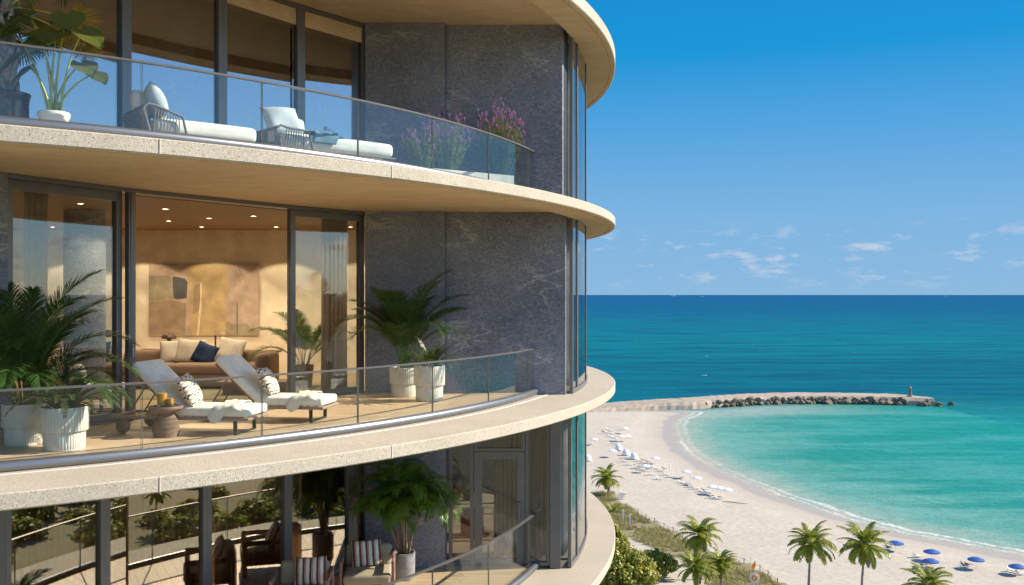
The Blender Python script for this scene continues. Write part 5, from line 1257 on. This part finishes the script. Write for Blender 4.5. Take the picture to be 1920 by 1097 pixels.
# dune grass
rng = random.Random(5); m = MB(); cnt = 0; vs = []; fs = []
x0, y0 = gp_.min(0); x1, y1 = gp_.max(0)
while cnt < 7200:
    x, y = rng.uniform(x0, x1), rng.uniform(y0, y1)
    if not inpoly(np.array([x]), np.array([y]))[0]: continue
    dens = mnoise.noise(Vector((x*.13, y*.13, 0)))+.25*mnoise.noise(Vector((x*.5, y*.5, 3)))
    if dens < -.25 or rng.random() > .65+dens: cnt += .3; continue
    cnt += 1; z = GZ+.1; hgt = rng.uniform(.45, 1.15)
    for b in range(9):
        a = rng.uniform(0, 6.28); l_ = hgt*rng.uniform(.6, 1.1); bx, by = x+rng.uniform(-.25, .25), y+rng.uniform(-.25, .25); tx, ty = bx+math.cos(a)*l_*.55-.12, by+math.sin(a)*l_*.55; o = len(vs); w_ = .045
        vs += [(bx-math.sin(a)*w_, by+math.cos(a)*w_, z), (bx+math.sin(a)*w_, by-math.cos(a)*w_, z), (tx, ty, z+l_*.85)]; fs.append((o, o+1, o+2))
m.v = vs; m.f = fs; m.m = [0]*len(fs); m.s = [False]*len(fs)
o = m.build('dune_grass', [M['grass']], sharp=0); tag(o, 'dry tufted grass covering the dune between the tower and the beach', 'grass', kind='stuff')
# rope fence round the dune, white gate posts, lifebuoy stand
fpx = [(1196, 962), (1211, 972), (1227, 980), (1245, 989), (1262, 997), (1280, 1006), (1300, 1014), (1320, 1023), (1345, 1039), (1370, 1048), (1395, 1056), (1425, 1070), (1440, 1080), (1458, 1095)]
t = thing('rope_fence', 'low post and rope fence along the beach edge of the dune grass', 'fence'); fp = [G(a, b, GZ+.15) for a, b in fpx]
for q in fp: m = MB(); m.tube([(q.x, q.y, GZ-.2), (q.x+.02, q.y, GZ+1.15)], .085, 8); m.build('post', [M['post_wood']], t, sharp=50)
m = MB()
for a, b in zip(fp[:-1], fp[1:]): m.tube([(a+(b-a)*s)+Vector((0, 0, .85-.25*math.sin(PI*s))) for s in (0, .25, .5, .75, 1)], .03, 5)
m.build('rope', [M['post_wood']], t, sharp=0)
for px, py, lb in ((1169, 977, 'tall white post at the beach entrance, the left one of two'), (1182, 986, 'tall white post at the beach entrance, the right one of two')):
    q = G(px, py, GZ+.1); t = thing('white_post', lb, 'post', q); m = MB(); m.box((0, 0, 1.2), (.42, .34, 2.4)); m.build('post_body', [M['white_paint']], t, bevel=.03); m = MB(); m.box((.2, -.02, 1.25), (.06, .30, 2.3)); m.build('side_strip', [M['black']], t)
q = Vector(((1415-960)*158/F, 158, GZ)); t = thing('lifebuoy_stand', 'white stand with round board, orange lifebuoy and orange flag in the dune grass', 'lifebuoy stand', q, R(10))
zt_ = CAMZ+(552-1083)*158/F-GZ
m = MB(); m.box((0, .12, zt_/2+.1), (.16, .12, zt_+.4)); m.build('post', [M['white_paint']], t, bevel=.01)
m = MB(); T = Matrix.Translation((0, 0, zt_)) @ Matrix.Rotation(R(90), 4, 'X'); m.lathe([(0, 0), (.92, 0), (.92, .05), (0, .05)], 36); m.v = [tuple(T @ Vector(a)) for a in m.v]; m.build('round_board', [M['white_paint']], t, sharp=40)
m = MB(); T = Matrix.Translation((0, -.09, zt_)) @ Matrix.Rotation(R(90), 4, 'X'); m.lathe([(.40+.13*math.cos(g), .08*math.sin(g)) for g in [2*PI*i/10 for i in range(10)]], 28, closed=True); m.v = [tuple(T @ Vector(a)) for a in m.v]; m.build('lifebuoy', [M['orange']], t, sharp=0)
m = MB(); m.tube([(-.55, .3, 0), (-.55, .3, zt_+3.6)], .05, 6); m.build('flag_pole', [M['white_paint']], t)
m = MB(); m.add([(-.50, .3, zt_+1.2), (.2, .35, zt_+1.4), (.42, .36, zt_+2.0), (.25, .30, zt_+2.7), (-.50, .3, zt_+1.8)], [(0, 1, 2, 3, 4)]); o = m.build('flag', [M['orange']], t); sd = o.modifiers.new('cloth', 'SOLIDIFY'); sd.thickness = .03
# ---------------------------------------------------------------- beach furniture
def gpt(px, py): 
    q = G(px, py, GZ); q.z = float(gz(np.array([q.x]), np.array([q.y]))[0]); return q
def beach_lounger(loc, rz, label, group, mat='white_fab'):
    t = thing('beach_lounger', label, 'beach lounger', loc, rz, group); m = MB()
    for s in (-1, 1): m.box((0, s*.33, .30), (2.0, .05, .06))
    for x in (-.85, .1, .85):
        for s in (-1, 1): m.box((x, s*.33, .14), (.05, .05, .28))
    a = R(40); m.box((-.98+.35, 0, .33), (.04, .66, .04)); m.build('frame', [M['white_paint']], t)
    m = MB(); rbox(m, (.38, 0, .38), (1.3, .62, .10), .04); rbox(m, (-.58, 0, .62), (.80, .62, .10), .04, mat=Matrix.Rotation(R(42), 4, 'Y')); m.build('mattress', [M[mat]], t, sharp=0)
    return t
def parasol(loc, label, group, mat, Rr=1.35, H=2.25, tilt=0, closed=False, rz=0):
    t = thing('beach_parasol', label, 'parasol', loc, rz, group)
    m = MB(); m.tube([(0, 0, -.1), (0, 0, H)], .035, 8); m.build('pole', [M['white_paint']], t, sharp=50)
    m = MB(); n = 8
    if closed: m.lathe([(.03, H*.42), (.17, H*.45), (.14, H*.75), (.05, H), (0, H+.06)], 12)
    else:
        vs = [(0, 0, H+.10)]
        for ring, (rr, zz) in enumerate(((.5, -.10), (1.0, -.42))):
            for i in range(n*2):
                a = PI*i/n; rr_ = rr*Rr*(1 if i % 2 == 0 else .955); vs.append((rr_*math.cos(a), rr_*math.sin(a), H+.10+zz*(1 if i % 2 == 0 else .93)))
        for i in range(n*2):
            a = PI*i/n; vs.append((Rr*1.0*math.cos(a)*(1 if i % 2 == 0 else .955), Rr*math.sin(a)*(1 if i % 2 == 0 else .955), H-.46))
        c2 = n*2; fs = [(0, 1+i, 1+(i+1) % c2) for i in range(c2)]
        for k_ in range(2): fs += [(1+k_*c2+i, 1+(k_+1)*c2+i, 1+(k_+1)*c2+(i+1) % c2, 1+k_*c2+(i+1) % c2) for i in range(c2)]
        m.add(vs, fs, 0, False)
    o = m.build('canopy', [mat], t, sharp=30)
    if not closed: sd = o.modifiers.new('cloth', 'SOLIDIFY'); sd.thickness = .015
    return t
BG = 'blue parasols on the near beach'
for px, py, h, lb in ((1626, 1022, 27, 'blue parasol standing behind the crown of the right tall palm'), (1679, 1032, 19, 'blue parasol with a single sunbather at its left, right of the tall palms'), (1747, 1051, 22, 'blue parasol at the back of the pair that overlap'), (1745, 1068, 21, 'blue parasol at the front of the pair that overlap'), (1830, 1066, 22, 'blue parasol shading two sunbathers, second from the right edge'), (1907, 1077, 20, 'blue parasol cut by the right edge of the picture')):
    q = gpt(px, py); parasol(q, lb, BG, M['blue_canvas'], 15.5*q.y/F, (h-1)*q.y/F)
q = gpt(1599, 1021); parasol(q, 'blue parasol showing left of the right tall palm, mostly hidden by fronds', BG, M['blue_canvas'], 1.1, 1.0)
WR = R(158)
blue_l = []
for px, py, rz, lb in ((1664, 1029, 8, 'white lounger holding one seated sunbather under the blue parasol right of the palms'), (1720, 1045, 12, 'white lounger with its back up, left of the overlapping pair of blue parasols'), (1731, 1064, 5, 'white lounger below the front parasol of the overlapping pair'), (1808, 1063, 8, 'white lounger left of the second blue parasol from the right'), (1898, 1072, -40, 'white lounger with a raised back at the right edge of the picture'), (1913, 1077, 10, 'white lounger lying flat at the right edge of the picture')):
    beach_lounger(gpt(px, py), R(rz), lb, 'loungers by the blue parasols'); 
# white rows
WG = 'white loungers of the long row on the far beach'
row = [(1141, 806), (1146, 809), (1139, 813), (1147, 815), (1144, 819), (1151, 822), (1149, 827), (1157, 829), (1153, 833), (1162, 836), (1201, 866), (1208, 869), (1196, 879), (1205, 881), (1215, 872), (1222, 876), (1213, 884), (1230, 879), (1222, 891), (1240, 884), (1237, 899), (1250, 891), (1258, 895), (1277, 905), (1286, 909), (1296, 914), (1305, 918), (1317, 923), (1326, 927), (1337, 934), (1347, 936)]
lproto = None
for i, (px, py) in enumerate(row):
    lb = f'white beach lounger, {ORD[i]} in the long row counted from the breakwater end' if i < 20 else f'white beach lounger, {ORD[len(row)-1-i]} in the long row counted from the near end'
    q = gpt(px, py); rz = R(-8+(i*37 % 23)-11)
    if lproto is None: lproto = beach_lounger(q, rz, lb, WG)
    else: dup(lproto, q, rz, lb)
for px, py, lb in ((1165, 807, 'white lounger standing apart on the seaward side of the row top'), (1171, 866, 'white lounger standing apart on the inland sand, the higher of two'), (1180, 873, 'white lounger standing apart on the inland sand, the lower of two'), (1107, 834, 'white lounger next to the tower edge on the far sand')):
    dup(lproto, gpt(px, py), R(5), lb, 'white loungers standing apart')
for i in range(4):
    q = gpt(1163, 936); dup(lproto, q+Vector((.25*i, .1*i, .42*i)), R(-3), ['white lounger at the bottom of the stack beside the small palm', 'white lounger second from the bottom of the stack beside the small palm', 'white lounger second from the top of the stack beside the small palm', 'white lounger on top of the stack beside the small palm'][i], 'stacked white loungers')
UG = 'white parasols along the far row'
op = [(1172, 813, 'the highest up the beach'), (1165, 828, 'left of two above the white cabanas'), (1176, 827, 'right of two above the white cabanas'), (1114, 834, 'next to the tower edge'), (1149, 857, 'casting a lone shadow left of the cabanas'), (1229, 871, 'just right of the red-clad sunbathers'), (1210, 886, 'over the dark-clad sunbathers'), (1287, 896, 'above the green towel'), (1307, 909, 'a little right of the one above the green towel'), (1336, 927, 'first of the three at the near end'), (1351, 929, 'second of the three at the near end'), (1364, 931, 'last of the three at the near end')]
up = None
for px, py, lb in op:
    q = gpt(px, py); lb = 'open white parasol '+lb
    if up is None: up = parasol(q, lb, UG, M['white_canvas'], 1.35, 2.2)
    else: dup(up, q, .3*px, lb)
cp = [(1244, 884, 'first from the breakwater end'), (1256, 887, 'second from the breakwater end'), (1270, 894, 'third from the breakwater end'), (1296, 906, 'nearest to the camera end'), (1222, 892, 'standing lowest, over the sunbathers')]
up = None
for px, py, lb in cp:
    q = gpt(px, py); lb = 'closed white parasol like a spike, '+lb
    if up is None: up = parasol(q, lb, 'closed white parasols', M['white_canvas'], 1, 2.6, closed=True)
    else: dup(up, q, 0, lb)
def cabana(loc, label, rz):
    t = thing('beach_cabana', label, 'cabana', loc, rz, 'white clamshell cabanas'); m = MB(); n, k_ = 10, 12; vs = []
    for i in range(n+1):
        th = R(8)+R(118)*i/n         # hood unfolding from the back
        for j in range(k_+1):
            ph = PI*j/k_; r = 1.45*(1+.03*math.cos(6*PI*i/n)); x = math.cos(ph)*1.25; y = math.sin(ph)*r; vs.append((x, y*math.cos(th), max(0, y*math.sin(th))*1.3))
    m.add(vs, [(i*(k_+1)+j, i*(k_+1)+j+1, (i+1)*(k_+1)+j+1, (i+1)*(k_+1)+j) for i in range(n) for j in range(k_)], 0, False)
    o = m.build('hood', [M['white_canvas']], t, sharp=0); sd = o.modifiers.new('cloth', 'SOLIDIFY'); sd.thickness = .03
    m = MB(); rbox(m, (0, -.2, .22), (2.0, 1.9, .32), .08); m.build('daybed', [M['white_fab']], t, sharp=0)
for px, py, lb in ((1160, 844, 'white clamshell cabana, uppermost of the three in a row'), (1174, 853, 'white clamshell cabana, middle of the three in a row'), (1189, 861, 'white clamshell cabana, lowest of the three in a row'), (1102, 864, 'white clamshell cabana half hidden by the tower')):
    cabana(gpt(px, py), lb, R(160))
q = gpt(1278, 897); m = MB(); m.box((0, 0, .46), (1.2, .7, .04)); tag(m.build('green_towel', [M['green_cloth']], loc=q, rz=R(5), bevel=.01), 'green towel spread on a white lounger in the far row', 'towel')
# sunbathers
def person(loc, rz, label, skin, cloth, sit=True):
    t = thing('person', label, 'person', loc, rz, 'sunbathers on the beach')
    hip = Vector((0, 0, .50)); a = R(52) if sit else R(28); ch = hip+Vector((-math.cos(a)*.30, 0, math.sin(a)*.30)); nk = hip+Vector((-math.cos(a)*.52, 0, math.sin(a)*.52)); hd = nk+Vector((-math.cos(a)*.14, 0, math.sin(a)*.18))
    V = [hip, ch, nk, nk+(hd-nk)*.35, hd, hd+(hd-nk)*.55]; Rd = [.15, .165, .075, .07, .105, .085]; E = [(0, 1), (1, 2), (2, 3), (3, 4), (4, 5)]
    for s in (-1, 1):
        o = len(V); V += [hip+Vector((.08, s*.10, 0)), hip+Vector((.46, s*.12, .17 if sit and s > 0 else .03)), hip+Vector((.86, s*.11, -.04)), hip+Vector((1.00, s*.12, -.02))]; Rd += [.10, .062, .045, .04]; E += [(0, o), (o, o+1), (o+1, o+2), (o+2, o+3)]
        o = len(V); sh = ch.lerp(nk, .75); V += [sh+Vector((0, s*.19, -.02)), sh+Vector((.12, s*.26, -.24)), sh+Vector((.36, s*.18, -.26)), sh+Vector((.44, s*.16, -.26))]; Rd += [.062, .045, .036, .034]; E += [(2, o), (o, o+1), (o+1, o+2), (o+2, o+3)]
    me = bpy.data.meshes.new('body'); me.from_pydata([tuple(q_) for q_ in V], E, []); me.materials.append(skin); o = bpy.data.objects.new('body', me); COL.objects.link(o); o.parent = t
    sk_ = o.modifiers.new('skin', 'SKIN'); 
    for i, r in enumerate(Rd): me.skin_vertices[0].data[i].radius = (r, r*.9)
    me.skin_vertices[0].data[0].use_root = True; sb = o.modifiers.new('smooth', 'SUBSURF'); sb.levels = 1; sb.render_levels = 1
    m = MB(); m.tube([hip+Vector((-.12, 0, .08)), hip+Vector((.0, 0, 0)), hip+Vector((.14, 0, 0))], [.17, .19, .16], 12); m.build('swimwear', [cloth], t, sharp=0)
    m = MB(); rbox(m, hd+(hd-nk)*.38+Vector((-.03, 0, .02)), (.20, .19, .20), .09); m.build('hair', [M['hair']], t, sharp=0)
    return t
pd = [(1664, 1029, 8, 'person in dark swimwear seated on the lounger right of the tall palms', 'skin_dark', 'black', True), (1729, 1064, 5, 'person reclining on the left under the front blue parasol of the pair', 'skin', 'black', False), (1737, 1063, 5, 'person reclining on the right under the front blue parasol of the pair', 'skin', 'swim_blue', True), (1806, 1063, 8, 'person in blue reclining under the second blue parasol from the right', 'skin', 'swim_blue', True), (1815, 1062, 8, 'person in dark swimwear lying under the second blue parasol from the right', 'skin_dark', 'black', False),
      (1192, 878, 0, 'person in dark swimwear, left of the group under the white parasol', 'skin_dark', 'black', True), (1201, 879, 0, 'person sitting in the middle of the group under the white parasol', 'skin', 'black', True), (1212, 882, 0, 'person on the right of the group under the white parasol', 'skin_dark', 'swim_blue', True), (1206, 866, 0, 'person in red at the left of the row of sunbathers', 'skin', 'swim_red', False), (1214, 869, 0, 'person in red in the middle of the row of sunbathers', 'skin', 'swim_red', False), (1223, 873, 0, 'person in blue at the right of the row of sunbathers', 'skin', 'swim_blue', False), (1244, 882, 0, 'person in blue sitting below the closed white parasols', 'skin', 'swim_blue', True), (1319, 922, 0, 'person in blue on the far row near its camera end', 'skin', 'swim_blue', False), (1130, 813, 0, 'person in black at the top of the long row', 'skin_dark', 'black', True)]
for px, py, rz, lb, s_, c_, st_ in pd: person(gpt(px, py), R(rz), lb, M[s_], M[c_], st_)
# a line of washed-up weed is in the sand itself; two logs near the waterline
for px, py, rz, lb in ((1378, 942, -25, 'thin driftwood branch on the sand beyond the last white parasol'), (1180, 860, 0, 'small driftwood branch near the cabanas')):
    q = gpt(px, py); m = MB(); m.tube([(-3.0, 0, .08), (-1, .3, .12), (1, .1, .1), (3.2, .3, .06)], [.05, .09, .08, .04], 6); tag(m.build('driftwood', [M['post_wood']], loc=q, rz=R(rz), sharp=0), lb, 'driftwood')
